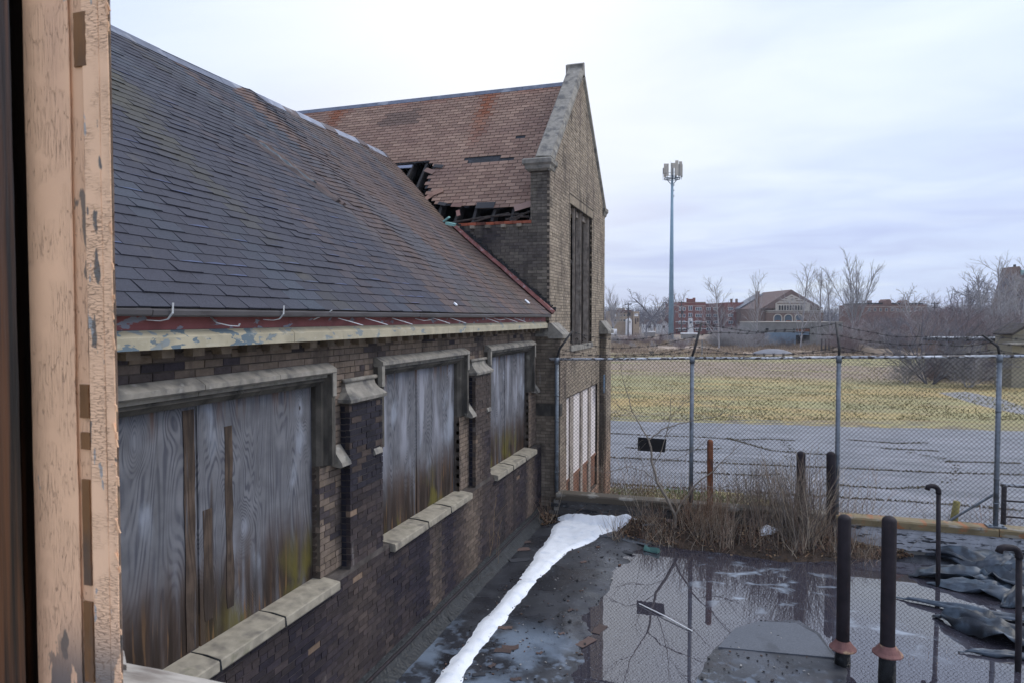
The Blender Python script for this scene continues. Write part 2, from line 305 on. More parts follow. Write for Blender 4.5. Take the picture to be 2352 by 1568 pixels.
M['galv'] = mat('galv', (.17, .195, .225), .5, (10, .25), [((.08, .08, .085), (9, 9, 5), .55, .68, .7)], (50, .3), None, .5, .35)
M['rail'] = mat('rail', (.5, .52, .56), .5, (10, .2), [((.035, .025, .022), (16, 16, 30), .50, .56, .92)], (50, .4), None, .5, .1)
M['wire'] = mat('wire', (.035, .033, .034), .7, (10, .4), [((.15, .15, .16), 8, .6, .7, .4)], (50, .2), None, .3)
M['snow'] = mat('snow', (.80, .83, .88), .6, (6, .04), [((.50, .57, .68), (7, 7, 7), .5, .74, .5), ((.30, .27, .25), (26, 26, 26), .68, .76, .5), ((.3, .26, .22), (60, 60, 60), .74, .78, .5)], (60, .5, .006), (9, .3, .02), .3)
M['twig'] = mat('twig', None, .9, (6, .25), [], (40, .3))
M['leaf'] = mat('leaf', None, .8, (20, .3), [], (40, .3))
M['soil'] = mat('soil', (.055, .038, .028), .95, (9, .4), [((.12, .08, .05), (16, 16, 16), .55, .7, .6), ((.03, .035, .04), 3, .55, .7, .5)], (30, 1, .05))
M['field'] = mat('field', (.30, .272, .135), .95, (.5, .22), [
    ((.38, .27, .115), (.10, .28, 1), .42, .6, .85, [('y', 75, 55)]),
    ((.245, .235, .125), (.09, .22, 1), .52, .66, .6),
    ((.42, .36, .20), (.6, 2.2, 1), .5, .7, .45),
    ((.16, .125, .09), (.7, 2.8, 1), .55, .68, .6), ((.15, .14, .13), (1.2, 2.4, 1), .46, .58, .8, [('y', 39.5, 35.5)]), ((.22, .16, .10), (.35, 1.4, 1), .54, .64, .55, [('y', 60, 45)]),
    ((.27, .205, .16), (.05, .16, 1), .36, .44, .9, [('y', 58, 66), ('y', 90, 80)]),
    ((.36, .28, .22), (.05, .1, 1), .3, .5, 1, [('y', 96, 104)]),
    ((.25, .20, .16), (.05, .12, 1), .32, .5, .9, [('y', 118, 126)])], (6, .9, .08), (.8, .5, .3))
M['asphalt'] = mat('asphalt', (.185, .19, .21), .7, (.7, .14), [((.25, .25, .272), (.5, 1.5, 1), .5, .65, .7), ((.12, .125, .14), (.5, 2.2, 1), .5, .62, .7), ((.27, .26, .26), (9, 9, 9), .68, .75, .3)], (90, .5, .006), None, .35)
M['path'] = mat('path', (.23, .225, .23), .85, (1.2, .2), [((.3, .25, .15), (2, 2, 2), .58, .7, .6)], (30, .4))
M['sign'] = mat('sign_back', (.012, .011, .012), .6, (6, .3), [], (30, .2))
M['tree_pale'] = mat('tree_pale', (.33, .315, .315), .9, (1.5, .2), [], (4, .2))
M['tree_dark'] = mat('tree_dark', (.15, .145, .165), .9, (1.5, .2), [], (4, .2))
M['tree_red'] = mat('tree_red', (.20, .15, .15), .9, (1.5, .2), [], (4, .2))
M['sapling'] = mat('sapling', (.22, .185, .15), .85, (12, .25), [], (40, .4))
def paint_mat():
    m = mat('peeling_paint', (.90, .57, .36), .6, (9, .07), [
        ((.66, .40, .27), (8, 8, 1.5), .5, .7, .5),
        ((.20, .155, .12), (26, 26, 7), .66, .675, 1.0),
        ((.21, .17, .15), (30, 30, 9), .44, .46, 1.0, [('z', 3.56, 3.46)]),
        ((.33, .33, .33), (40, 40, 12), .69, .71, 1.0)], (80, .25, .002), None, .4, cracks=((430, 430, 26), .04, (.70, .44, .29)))
    return m
M['paint'] = paint_mat()
M['paint_fine'] = mat('peeling_paint_fine', (.92, .60, .39), .6, (9, .07), [
        ((.17, .16, .15), (34, 34, 11), .635, .65, 1.0), ((.25, .22, .2), (30, 30, 9), .44, .46, 1.0, [('z', 3.56, 3.47)]), ((.4, .41, .42), (70, 70, 20), .66, .68, .9)],
        (80, .25, .002), None, .4, cracks=((70, 70, 420), .06, (.56, .35, .23)))
M['paint_gap'] = mat('peeling_paint_gap', (.66, .44, .30), .7, (9, .1), [((.30, .15, .06), (12, 12, 11), .50, .505, 1.0), ((.16, .11, .07), (20, 20, 14), .6, .62, 1)], (80, .3, .002))
M['bare_wood'] = mat('bare_wood', (.19, .095, .04), .75, (9, .3), [((.10, .075, .06), (26, 26, 5), .5, .66, .8)], ((120, 120, 10), .5, .004))
M['dark_wood'] = mat('dark_wood', (.022, .014, .010), .55, (7, .4), [((.15, .06, .025), (30, 30, .8), .52, .64, .9), ((.012, .008, .006), (26, 26, 1.5), .5, .7, .9)], ((120, 120, 10), .5, .004))
M['grey_wood'] = mat('grey_wood', (.40, .37, .33), .85, (9, .25), [((.16, .13, .11), (5, 30, 30), .52, .68, .8), ((.55, .5, .4), (10, 40, 40), .6, .7, .5)], ((12, 90, 90), .8, .005))
def water_mat():
    m = bpy.data.materials.new('puddle_water'); m.use_nodes = True; nt = m.node_tree; N = nt.nodes; L = nt.links; B = N['Principled BSDF']
    B.inputs['IOR'].default_value = 2.0; B.inputs['Specular IOR Level'].default_value = .6
    geo = N.new('ShaderNodeNewGeometry')
    def nz(s, d=5, off=0, dist=0.):
        mp = N.new('ShaderNodeMapping'); mp.inputs['Scale'].default_value = s; mp.inputs['Location'].default_value = (off, off, 0); L.new(geo.outputs[0], mp.inputs[0])
        n = N.new('ShaderNodeTexNoise'); n.inputs['Scale'].default_value = 1; n.inputs['Detail'].default_value = d; n.inputs['Distortion'].default_value = dist; L.new(mp.outputs[0], n.inputs[0]); return n.outputs[0]
    def mr(v, a, b, c=0., d=1.):
        r = N.new('ShaderNodeMapRange'); r.interpolation_type = 'SMOOTHSTEP'; L.new(v, r.inputs[0])
        for i, q in enumerate((a, b, c, d)): r.inputs[i + 1].default_value = q
        return r.outputs[0]
    def mth(op, a, b):
        x = N.new('ShaderNodeMath'); x.operation = op
        for i, v in enumerate((a, b)):
            if isinstance(v, (int, float)): x.inputs[i].default_value = v
            else: L.new(v, x.inputs[i])
        return x.outputs[0]
    def blob(c, r):
        vm = N.new('ShaderNodeVectorMath'); vm.operation = 'DISTANCE'; L.new(geo.outputs[0], vm.inputs[0]); vm.inputs[1].default_value = c; return mr(vm.outputs['Value'], r, r * .3)
    region = mth('MAXIMUM', mth('MAXIMUM', blob((.5, 10.6, 0), 1.7), mth('MULTIPLY', blob((1.9, 9.4, 0), 1.0), .7)), mth('MULTIPLY', blob((1.9, 6.0, 0), 1.3), .8))
    ice = mth('MULTIPLY', mr(nz((2.2, 3.0, 1), 11, 3, .5), .53, .74), region)
    speck = mth('MULTIPLY', mr(nz((28, 60, 1), 3, 1), .62, .68), .30)
    f = mth('MAXIMUM', ice, mth('MULTIPLY', speck, 1.0))
    mx = N.new('ShaderNodeMix'); mx.data_type = 'RGBA'; L.new(mth('MULTIPLY', f, .75), mx.inputs[0]); mx.inputs[6].default_value = (.040, .037, .048, 1); mx.inputs[7].default_value = (.42, .50, .60, 1)
    L.new(mx.outputs[2], B.inputs['Base Color']); L.new(mth('ADD', .012, mth('MULTIPLY', ice, .30)), B.inputs['Roughness'])
    bp = N.new('ShaderNodeBump'); bp.inputs['Strength'].default_value = .05; bp.inputs['Distance'].default_value = .004; L.new(nz((9, 9, 1), 2), bp.inputs['Height']); L.new(bp.outputs[0], B.inputs['Normal'])
    return m
M['water'] = water_mat()
def fmat(name, col, rough=.85, **k): M[name] = mat(name, col, rough, (1.2, .12), [], (3, .1), **k)
for n_, c_ in dict(far_red=(.22, .085, .07), far_red_dull=(.18, .09, .08), far_tan=(.36, .28, .20), far_brown=(.17, .115, .09), far_roof=(.15, .10, .085), far_stone=(.46, .42, .36), far_white=(.80, .80, .80), far_glass=(.08, .11, .14),
                   far_concrete=(.25, .24, .22), far_blue=(.20, .27, .34), far_dark=(.03, .03, .032), far_rust=(.22, .10, .06), tower_grey=(.20, .30, .38), tower_dark=(.05, .08, .11), teal=(.25, .40, .40), far_brick_old=(.19, .115, .095),
                   house_cream=(.30, .27, .205), pole=(.06, .055, .055), plate_blue=(.07, .11, .16), yellow=(.22, .19, .07), green_scrap=(.06, .13, .12), verdigris=(.22, .40, .38), gravel=(.20, .20, .215), mound=(.27, .21, .155), red_bit=(.6, .1, .1)).items(): fmat(n_, c_)
# ================================================================== SETTING
def sheet(name, pts, z, m, kind='structure', **k):
    mb = MB(); mb.poly([(p[0], p[1], z) for p in pts]); return mb.build(name, m, kind=kind, **k)
sheet('ground', [(-900, -60), (900, -60), (900, 900), (-900, 900)], GZ, M['field'])
def wob(pts, amp=.25, n=14):
    out = []
    for i, p in enumerate(pts):
        q = pts[(i + 1) % len(pts)]
        for k in range(n):
            t = k / n; out.append((p[0] + (q[0] - p[0]) * t + rnd(-amp, amp) * (0 < k), p[1] + (q[1] - p[1]) * t + rnd(-amp, amp) * (0 < k)))
    return out
aspts = wob([(-3.2, 20.4), (.3, 20.9), (2.2, 19.0), (5.5, 16.6), (12, 15.6), (40, 15.6), (40, 40.6), (12.5, 36.3), (-5.9, 33.7), (-40, 30), (-40, 19.6)], .12, 16)
sheet('asphalt_lot', aspts, GZ + .004, M['asphalt'])
# weeds rooted in the cracks of the asphalt
cr = []
def crack(pts, w=.085, st=.13):
    pts = [P(x, y, Z=GZ) for x, y in pts]
    for a, b in zip(pts[:-1], pts[1:]):
        m_ = max(2, int((b - a).length / st))
        for i in range(m_):
            p = a + (b - a) * (i / m_); cr.append((p, w))
for c in ([(1398, 995), (1500, 1000), (1620, 1004), (1700, 1010)], [(1672, 1006), (1720, 1020), (1770, 1034), (1860, 1042), (1920, 1045)], [(1400, 1050), (1560, 1058), (1700, 1065), (1860, 1072), (2000, 1078), (2180, 1086), (2352, 1090)],
          [(1400, 1110), (1560, 1120), (1700, 1128), (1860, 1138), (2060, 1150), (2230, 1162), (2352, 1172)], 
          [(2030, 1030), (2100, 1033), (2160, 1036)], [(2180, 1060), (2352, 1064)], [(1440, 1028), (1560, 1034), (1660, 1030)], [(1700, 1010), (1760, 1008), (1830, 1012)], [(1950, 1010), (2060, 1018), (2130, 1016)], [(1600, 1085), (1740, 1092), (1800, 1088)], [(1900, 1112), (2040, 1122), (2140, 1118)]): crack(c)
for c in ([(1795, 1010), (1815, 1030), (1810, 1048), (1825, 1062)], [(2090, 1040), (2160, 1052), (2200, 1068), (2190, 1090), (2170, 1120)]): crack(c, .16, .6)
bs, tp, cl, w_ = [], [], [], []
for p, w in cr:
    for _ in range(14):
        q = p + Vector((rnd(-w, w), rnd(-w, w) * 1.2, 0)); h = rnd(.01, .06)
        bs.append(q[:]); tp.append((q.x + rnd(-.06, .06), q.y + rnd(-.06, .06), GZ + h)); w_.append(.02); t = rnd(.6, 1.2); cl.append((.115 * t, .09 * t, .055 * t))
link('crack_weeds', blades('crack_weeds', bs, tp, w_, M['leaf'], cl)).__setitem__('kind', 'stuff')
tag(sheet('path', wob([tuple(P(x, y, Z=GZ)[:2]) for x, y in ((2155, 901), (2220, 899), (2300, 915), (2352, 934), (2420, 960), (2352, 952), (2262, 933))], .05, 6), GZ + .004, M['path']))
# earth and gravel heaps far out in the field
def heap(name, m, px, py, D, w, h, label):
    c = P(px, py, D=D); c.z = GZ; mb = MB(); n = 20; rings = []
    for k in range(7):
        t = k / 6; rings.append([(c.x + math.cos(a) * w * (1 - t) ** .8 * (1 + .15 * nz3(math.cos(a) * 2, math.sin(a) * 2, px)), c.y + math.sin(a) * w * .6 * (1 - t) ** .8, GZ - .05 + h * math.sin(t * 1.57)) for a in [6.283 * i / n for i in range(n)]])
    mb.loft(rings); mb.build(name, m, kind='structure', smooth=True)
heap('gravel_mound', M['gravel'], 1755 + 20, 800, 98, 3.0, .75, '')
heap('earth_mound', M['mound'], 1965, 803, 104, 3.6, 1.2, ''); heap('earth_mound', M['mound'], 2030, 806, 100, 3.6, .7, '')
# flat roof: a height field with a shallow basin that holds the puddle
def inpoly(x, y, poly):
    c = False; j = len(poly) - 1
    for i in range(len(poly)):
        xi, yi = poly[i]; xj, yj = poly[j]
        if (yi > y) != (yj > y) and x < (xj - xi) * (y - yi) / (yj - yi) + xi: c = not c
        j = i
    return c
def sdist(x, y, poly):
    d = 1e9
    for i in range(len(poly)):
        ax, ay = poly[i - 1]; bx, by = poly[i]; dx, dy = bx - ax, by - ay; L2 = dx * dx + dy * dy + 1e-9
        t = max(0, min(1, ((x - ax) * dx + (y - ay) * dy) / L2)); d = min(d, math.hypot(x - ax - t * dx, y - ay - t * dy))
    return -d if inpoly(x, y, poly) else d
basin = [tuple(P(x, y, Z=0)[:2]) for x, y in ((1500, 1252), (1430, 1300), (1370, 1400), (1330, 1480), (1300, 1568), (1250, 1750), (2500, 1750), (2600, 1400), (2330, 1300), (2230, 1282), (2060, 1255), (1900, 1258), (1750, 1262), (1600, 1250))]
island = [tuple(P(x, y, Z=0)[:2]) for x, y in ((1648, 1488), (1690, 1440), (1740, 1424), (1830, 1427), (1880, 1455), (1922, 1505), (1945, 1535), (1935, 1600), (1900, 1680), (1600, 1680), (1585, 1568))]
A_X, B_X, WY = -3.60, -3.71, 13.0
def roofz(x, y):
    d = sdist(x, y, basin) + .18 * fbm(x * .9, y * .9, 3) + .10 * fbm(x * 4, y * 4, 13)
    z = max(-.035, min(.03, d * .12))
    di = sdist(x, y, island) + .05 * fbm(x * 2, y * 2, 5)
    z = max(z, max(-.035, min(.014, -di * .14)))
    return z + .006 * fbm(x * 1.5, y * 1.5, 8) + .002 * fbm(x * 9, y * 9, 1)
X0, X1, Y0, Y1, dx = -3.62, 7.4, 1.0, 12.76, .05
nx, ny = int((X1 - X0) / dx), int((Y1 - Y0) / dx); vs = []
for j in range(ny + 1):
    for i in range(nx + 1):
        x = X0 + (X1 - X0) * i / nx; y = Y0 + (Y1 - Y0) * j / ny; vs.append((x, y, roofz(x, y)))
ii, jj = np.meshgrid(np.arange(nx), np.arange(ny)); b_ = (jj * (nx + 1) + ii).ravel()
tag(link('roof_membrane', np_mesh('roof_membrane', np.array(vs), np.stack([b_, b_ + 1, b_ + nx + 2, b_ + nx + 1], 1), M['membrane'], smooth=True)), kind='structure')
sheet('puddle', [(-2.4, 1.2), (7.3, 1.2), (7.3, 12.2), (-2.4, 12.2)], 0.0, M['water'])
mb = MB(); mb.box((X0, Y0, GZ), (X1, Y1 - .02, -.2)); mb.build('roof_slab', M['far_concrete'], kind='structure')
# dry patch of roofing laid on the island, standing a little proud
c_isl = [tuple(P(x, y, Z=.02)[:2]) for x, y in ((1648, 1486), (1690, 1443), (1742, 1427), (1830, 1430), (1875, 1456), (1915, 1510), (1780, 1497))]
mb = MB(); c_isl = [(x + rnd(-.01, .01), y + rnd(-.01, .01)) for x, y in c_isl]
mb.prism(c_isl, lambda p, t: (p[0], p[1], t), .0, .026); mb.build('roofing_patch', M['patch'], label='grey curved patch of dry roofing felt rising out of the puddle', cat='roofing patch')
# parapet curb at the roof's far edge
curb = empty('parapet_curb', (1.5, 12.9, 0), 0, 'low parapet with a rust streaked yellow coping and flaking white face under the fence', 'parapet')
x = -3.25; i = 0
mbk = MB(); mbk.box((-3.3, 12.80, GZ), (9.0, 12.99, .37)); mbk.build('wall_core', M['far_concrete'], curb)
x = -3.25
while x < 8.9:
    w = min(2.45, 8.95 - x); mb = MB(); z0 = .385 + .004 * (i % 2)
    mb.prism([(12.745, z0), (12.74, z0 + .10), (12.76, z0 + .125), (13.03, z0 + .13), (13.035, z0 + .02), (13.0, z0)], lambda p, t: (t, p[0], p[1]), x, x + w - .012)
    mb.build('coping_section', M['curb_metal'], curb); x += w; i += 1
for r in range(5):
    x = -3.2 - (r % 2) * .2; 
    mb = MB()
    while x < 8.9:
        mb.box((x, 12.777 + rnd(0, .002), .02 + r * .073), (x + .397, 12.81, .0895 + r * .073)); x += .40
    mb.build('block_course', M['curb_white'], curb)
# ================================================================== BRICKWORK
CH, BL = .062, .19
def field_bricks(ax, plane, u0, u1, z0, z1, colfn, holes=(), lim=None, out=1.0, phase=0.):
    """bricks of a wall facing +X (ax 'x') or -Y (ax 'y'); returns (centre, size, colour)"""
    res = []; k0 = int(math.floor(z0 / CH)); k1 = int(math.ceil(z1 / CH))
    for k in range(k0, k1):
        za, zb = k * CH + .005, (k + 1) * CH - .004
        if za < z0 - .03 or zb > z1 + .03: continue
        zc = (za + zb) / 2; head = (k % 6 == 0); bl = BL / 2 if head else BL
        a, b = (u0, u1) if lim is None else lim(zc)
        a, b = max(a, u0), min(b, u1)
        spans = [(a, b)]
        for (ha, hb, ya, yb) in holes:
            if ya < zc < yb:
                ns = []
                for (p, q) in spans:
                    if hb <= p or ha >= q: ns.append((p, q)); continue
                    if ha > p: ns.append((p, ha))
                    if hb < q: ns.append((hb, q))
                spans = ns
        off = phase + (bl / 2 if k % 2 else 0) + (.013 if head else 0)
        for (p, q) in spans:
            n = int(math.floor((p - off) / bl))
            while off + n * bl < q:
                ua, ub = max(p, off + n * bl), min(q, off + (n + 1) * bl - .009); n += 1
                if q - ub < .03: ub = q
                if ua >= q - .008 or ub - ua < .012 or (q - ua < .03 and ua > p + .01): continue
                uc = (ua + ub) / 2; pr = rnd(-.003, .003); w = .05
                if ax == 'x': c = (plane + pr - w / 2, uc, zc); s = (w, ub - ua, zb - za)
                else: c = (uc, plane - pr + w / 2, zc); s = (ub - ua, w, zb - za)
                res.append((c, s, colfn(uc, zc)))
    return res
def lay(bricks, root, name='brick', m=None, n_obj=300, merged='brick_infill'):
    m = m or M['brick']; inview = []
    for i, b in enumerate(bricks):
        v = Vector(b[0]) - CAM; d = v.dot(FW); px = 1176 + FPX * v.dot(RT) / max(d, .01); py = 784 - FPX * v.dot(UP) / max(d, .01)
        if d > .5 and 300 < px < 2352 and 0 < py < 1568: inview.append((d, i))
    inview.sort(); chosen = set(i for _, i in inview[:n_obj]); cache = {}; big = MB()
    for i, (c, s, col) in enumerate(bricks):
        h = Vector(s) / 2
        if i in chosen:
            key = tuple(round(q, 2) for q in s)
            if key not in cache:
                mb = MB(); mb.box(-h, h, jit=.002); cache[key] = mb.mesh(name, m)
            o = link(name, cache[key], root); o.location = c; o.color = (*col, 1)
        else: big.box(Vector(c) - h, Vector(c) + h, col)
    if big.v: big.build(merged, m, root, kind='stuff')
def wallbox(mb, ax, front, thick, u0, u1, z0, z1, holes=()):
    us = sorted({u0, u1, *[h[0] for h in holes if u0 < h[0] < u1], *[h[1] for h in holes if u0 < h[1] < u1]}); zs = sorted({z0, z1, *[h[2] for h in holes if z0 < h[2] < z1], *[h[3] for h in holes if z0 < h[3] < z1]})
    for a, b in zip(us[:-1], us[1:]):
        for c, d in zip(zs[:-1], zs[1:]):
            if any(h[0] <= (a + b) / 2 <= h[1] and h[2] <= (c + d) / 2 <= h[3] for h in holes): continue
            if ax == 'x': mb.box((front - thick, a, c), (front, b, d))
            else: mb.box((a, front, c), (b, front + thick, d))
def tone(c, v): return tuple(q * v for q in c)
def mixc(a, b, t): t = max(0, min(1, t)); return tuple(p + (q - p) * t for p, q in zip(a, b))
PURP, BRN, TAN, BLK = (.024, .020, .029), (.085, .064, .054), (.25, .20, .155), (.017, .017, .027)
# ------------------------------------------------------------------ the hall on the left
hall = empty('brick_hall', (-5.5, 7, 0), 0, 'long brown brick hall with sagging dark shingle roof and boarded stone framed windows', 'building')
wins = [(3.25 + 3.46 * k, 5.53 + 3.46 * k) for k in (-1, 0, 1, 2)]
SILL, HEAD = 1.42, 3.26
holes = [(a, b, SILL, HEAD) for a, b in wins]
butts = [(2.43, 3.09), (5.89, 6.55), (9.35, 10.0)]
mb = MB(); wallbox(mb, 'x', B_X - .008, .28, 1.0, 12.99, SILL - .12, 3.78, [(a - .03, b + .03, SILL, HEAD + .03) for a, b in wins]); mb.build('upper_wall_core', M['mortar_dark'], hall)
mb = MB(); wallbox(mb, 'x', A_X - .008, .35, 1.0, 12.99, -.1, SILL - .02); 
for a, b in butts: mb.box((B_X - .007, a + .006, SILL - .02), (A_X - .008, b - .006, 3.06))
mb.build('lower_wall_core', M['mortar_light'], hall)
def col_B(u, z):
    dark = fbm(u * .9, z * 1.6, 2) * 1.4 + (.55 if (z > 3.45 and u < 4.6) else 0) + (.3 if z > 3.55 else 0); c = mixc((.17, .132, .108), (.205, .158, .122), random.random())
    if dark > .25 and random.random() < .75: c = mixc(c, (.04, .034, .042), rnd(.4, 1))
    return tone(c, rnd(.8, 1.15))
def col_A(u, z):
    s = fbm(u * 1.1, z * .35, 5) * .9 + .12 * nz3(u * 4, z * .4, 2)
    light = max(0, 1 - abs(u - 9.25) / .42) * .9 + max(0, 1 - abs(u - 7.95) / .28) * .7 * (z < 1.3) + max(0, 1 - abs(u - 12.2) / .25) * .7 * (z < 1.3)
    c = mixc(PURP, BRN, s + .22 + light * .7 + rnd(-.18, .18))
    if random.random() < .004: c = (.2, .14, .10)
    c = mixc(c, (.175, .135, .105), light * .8)
    return tone(c, rnd(.75, 1.2))
def col_butt(k):
    base = (BLK, BLK, (.07, .055, .05))[k]
    return lambda u, z: tone(mixc(base, (.085, .062, .05), .1 if random.random() < .88 else .7), rnd(.75, 1.25)) if z > 2.2 else col_A(u, z)
br = field_bricks('x', B_X, 1.0, 12.99, SILL, 3.70, col_B, [(a - .15, b + .15, 2.48, 3.47) for a, b in wins] + [(a, b, SILL - .1, 2.6) for a, b in wins] + [(a + .03, b - .03, 0, 3.10) for a, b in butts])
br += field_bricks('x', A_X, 1.0, 12.98, .16, SILL - .07, col_A, phase=.04)
for k, (a, b) in enumerate(butts):
    br += field_bricks('x', A_X, a, b, SILL, 3.05, col_butt(k), phase=.04)
    br += [((-3.678, a + .0265, SILL + (j + .5) * CH), (.052, .05, CH - .009), tone(BLK, rnd(.8, 1.3))) for j in range(int((3.05 - SILL) / CH))]
    br += [((-3.678, b - .0265, SILL + (j + .5) * CH), (.052, .05, CH - .009), tone(BRN, rnd(.6, 1))) for j in range(int((3.05 - SILL) / CH))]
for a, b in wins[1:]:
    for e, sg in ((a, -1), (b, 1)):
        for j in range(int((2.50 - SILL) / CH)): br.append(((-3.755, e + sg * .02, SILL + .012 + (j + .5) * CH), (.085, .038, CH - .009), tone(BRN, rnd(.6, 1.0))))
lay(br, hall)
# dentil headers under the eave trim
y = 2.2
while y < 12.9:
    mb = MB(); mb.box((B_X - .03, y, 3.632), (-3.625, y + .11, 3.698), tone((.2, .16, .125), rnd(.6, 1.15)), .002); mb.build('dentil', M['brick'], hall); y += .28
# windows: stone hood mould, jambs, weathered plywood, sill stones
def stone(prof, fn, t0, t1, par, name, m, n, gap=.005):
    for i in range(n):
        a = t0 + (t1 - t0) * i / n; b = t0 + (t1 - t0) * (i + 1) / n; mb = MB(); mb.prism(prof, fn, a + gap / 2, b - gap / 2); mb.build(name, m, par)
HOOD = [(B_X - .11, 3.475), (-3.69, 3.475), (-3.60, 3.425), (-3.597, 3.39), (-3.615, 3.375), (-3.66, 3.375), (-3.665, 3.34)]
HOOD_IN = [(-3.665, 3.374), (-3.685, 3.33), (-3.67, 3.31), (-3.70, 3.30), (-3.73, 3.265), (-3.775, 3.255), (-3.82, 3.255), (-3.82, 3.374)]
fx = lambda p, t: (p[0], t, p[1]); fz = lambda p, t: (p[0], p[1], t)
seams = {0: .83, 1: .83, 2: 1.06, 3: 1.08}
for k, (a, b) in enumerate(wins):
    if k == 0: continue
    w = empty('boarded_window', (A_X, (a + b) / 2, SILL)); w.parent = hall; w.matrix_parent_inverse = Matrix.Translation(Vector(hall.location)).inverted()
    stone(HOOD, fx, a - .14, b + .14, w, 'hood_stone', M['limestone'], 3)
    stone(HOOD_IN, fx, a - .06, b + .06, w, 'lintel_stone', M['limestone_dark'], 2)
    for sgn, e in ((1, b), (-1, a)):
        pr = [(-3.82, e), (-3.745, e), (-3.70, e + sgn * .025), (-3.70, e + sgn * .06), (-3.665, e + sgn * .075), (-3.62, e + sgn * .08), (-3.612, e + sgn * .11), (-3.62, e + sgn * .14), (-3.82, e + sgn * .14)]
        mb = MB(); mb.prism(pr if sgn > 0 else pr[::-1], fz, 2.50, 3.372); mb.build('jamb_stone', M['limestone_dark'] if sgn > 0 else M['limestone_dark'], w)
        mb = MB(); mb.box((-3.66, min(e + sgn * .085, e + sgn * .145), 3.16), (-3.606, max(e + sgn * .085, e + sgn * .145), 3.385)); mb.build('hood_return', M['limestone'], w)
        y0, y1 = (e + sgn * .19, e + sgn * .35); y0, y1 = min(y0, y1), max(y0, y1); y0, y1 = (y0, y1)
        mb = MB(); mb.prism([(B_X - .02, 2.47), (B_X - .02, 2.655), (-3.70, 2.655), (-3.585, 2.50), (-3.575, 2.465), (-3.60, 2.45)], fx, y0 if sgn > 0 else y0, y1); mb.build('label_stop', M['limestone'], w)
        mb = MB(); wallbox(mb, 'x', B_X - .004, .12, min(e, e + sgn * .02) - (0 if sgn > 0 else 0), max(e, e + sgn * .02), SILL, 2.5); mb.build('brick_reveal', M['mortar_dark'], w)
    sm = a + seams[k]
    for (p, q) in ((a + .004, sm - .008), (sm + .008, b - .004)):
        o_ = .004 if p == a + .004 else 0
        mb = MB(); mb.box((-3.815 - o_, p, SILL + .005), (-3.793 - o_, q, 3.262)); mb.build('plywood_panel', M['ply_grey'], w)
    # strips where the top veneer has gone, a little deeper brown wood standing as thin ribs
    for (p, q, z0, z1) in (((.70, .80, 1.45, 3.23), (1.12, 1.20, 1.6, 3.05), (.88, .97, 1.6, 2.45)) if k == 1 else ((.02, .05, 1.45, 2.3),)):
        mb = MB(); zz = [z0 + (z1 - z0) * i / 16 for i in range(17)]
        L_ = [(a + p + .012 * fbm(z * 3, 1, k), z) for z in zz]; R_ = [(a + q + .014 * fbm(z * 3, 7, k), z) for z in reversed(zz)]
        pts = L_ + R_; n = len(pts)
        mb.add([(-3.7925, *t) for t in pts] + [(-3.7885, *t) for t in pts], [tuple(range(n, 2 * n))] + [(i, (i + 1) % n, n + (i + 1) % n, n + i) for i in range(n)]); mb.build('veneer_strip', M['ply_stain'], w)
    # sill stones with dark open joints
    js = {1: (2.95, 3.25, 4.0, 4.76, 5.60), 2: (6.70, 7.57, 8.27, 9.06), 3: (10.16, 10.95, 11.7, 12.43)}[k]
    for p, q in zip(js[:-1], js[1:]):
        dz = rnd(-.006, .006); mb = MB(); mb.prism([(-3.83, SILL - .09), (-3.83, SILL + .012), (-3.70, SILL + .008), (-3.54, SILL - .012), (-3.532, SILL - .02), (-3.53, SILL - .085), (-3.54, SILL - .10)], lambda pt, t: (pt[0], t, pt[1] + dz), p + .004, q - .012)
        mb.build('sill_stone', M['sill'], w)
    mb = MB()
    for q in js[1:-1]: mb.tube([(-3.80, q - .004, SILL + .006), (-3.66, q - .006 + rnd(-.01, .01), SILL + .004), (-3.535, q - .004, SILL - .012), (-3.526, q - .002, SILL - .09)], .0085, 5)
    mb.build('tarred_joint', M['tar'], w)
for k, (a, b) in enumerate(butts):
    bt = empty('buttress_cap', (A_X, (a + b) / 2, 3.06)); bt.parent = hall; bt.matrix_parent_inverse = Matrix.Translation(Vector(hall.location)).inverted()
    ring = lambda z, xf, y0, y1: [(B_X - .02, y0, z), (xf, y0, z), (xf, y1, z), (B_X - .02, y1, z)]
    mb = MB(); mb.loft([ring(3.055, -3.59, a - .005, b + .005), ring(3.065, -3.565, a - .035, b + .035), ring(3.098, -3.56, a - .04, b + .04), ring(3.125, -3.588, a - .02, b + .02), ring(3.165, -3.635, a + .015, b - .015), ring(3.21, -3.665, a + .035, b - .035), ring(3.262, -3.672, a + .04, b - .04)]); mb.build('weathering_stone', M['limestone'], bt)
    mb = MB(); mb.tube([(-3.672, a + .005, 3.275), (-3.672, (a + b) / 2, 3.276), (-3.672, b - .005, 3.275)], .024, 10); mb.build('roll_moulding', M['limestone'], bt, smooth=True)
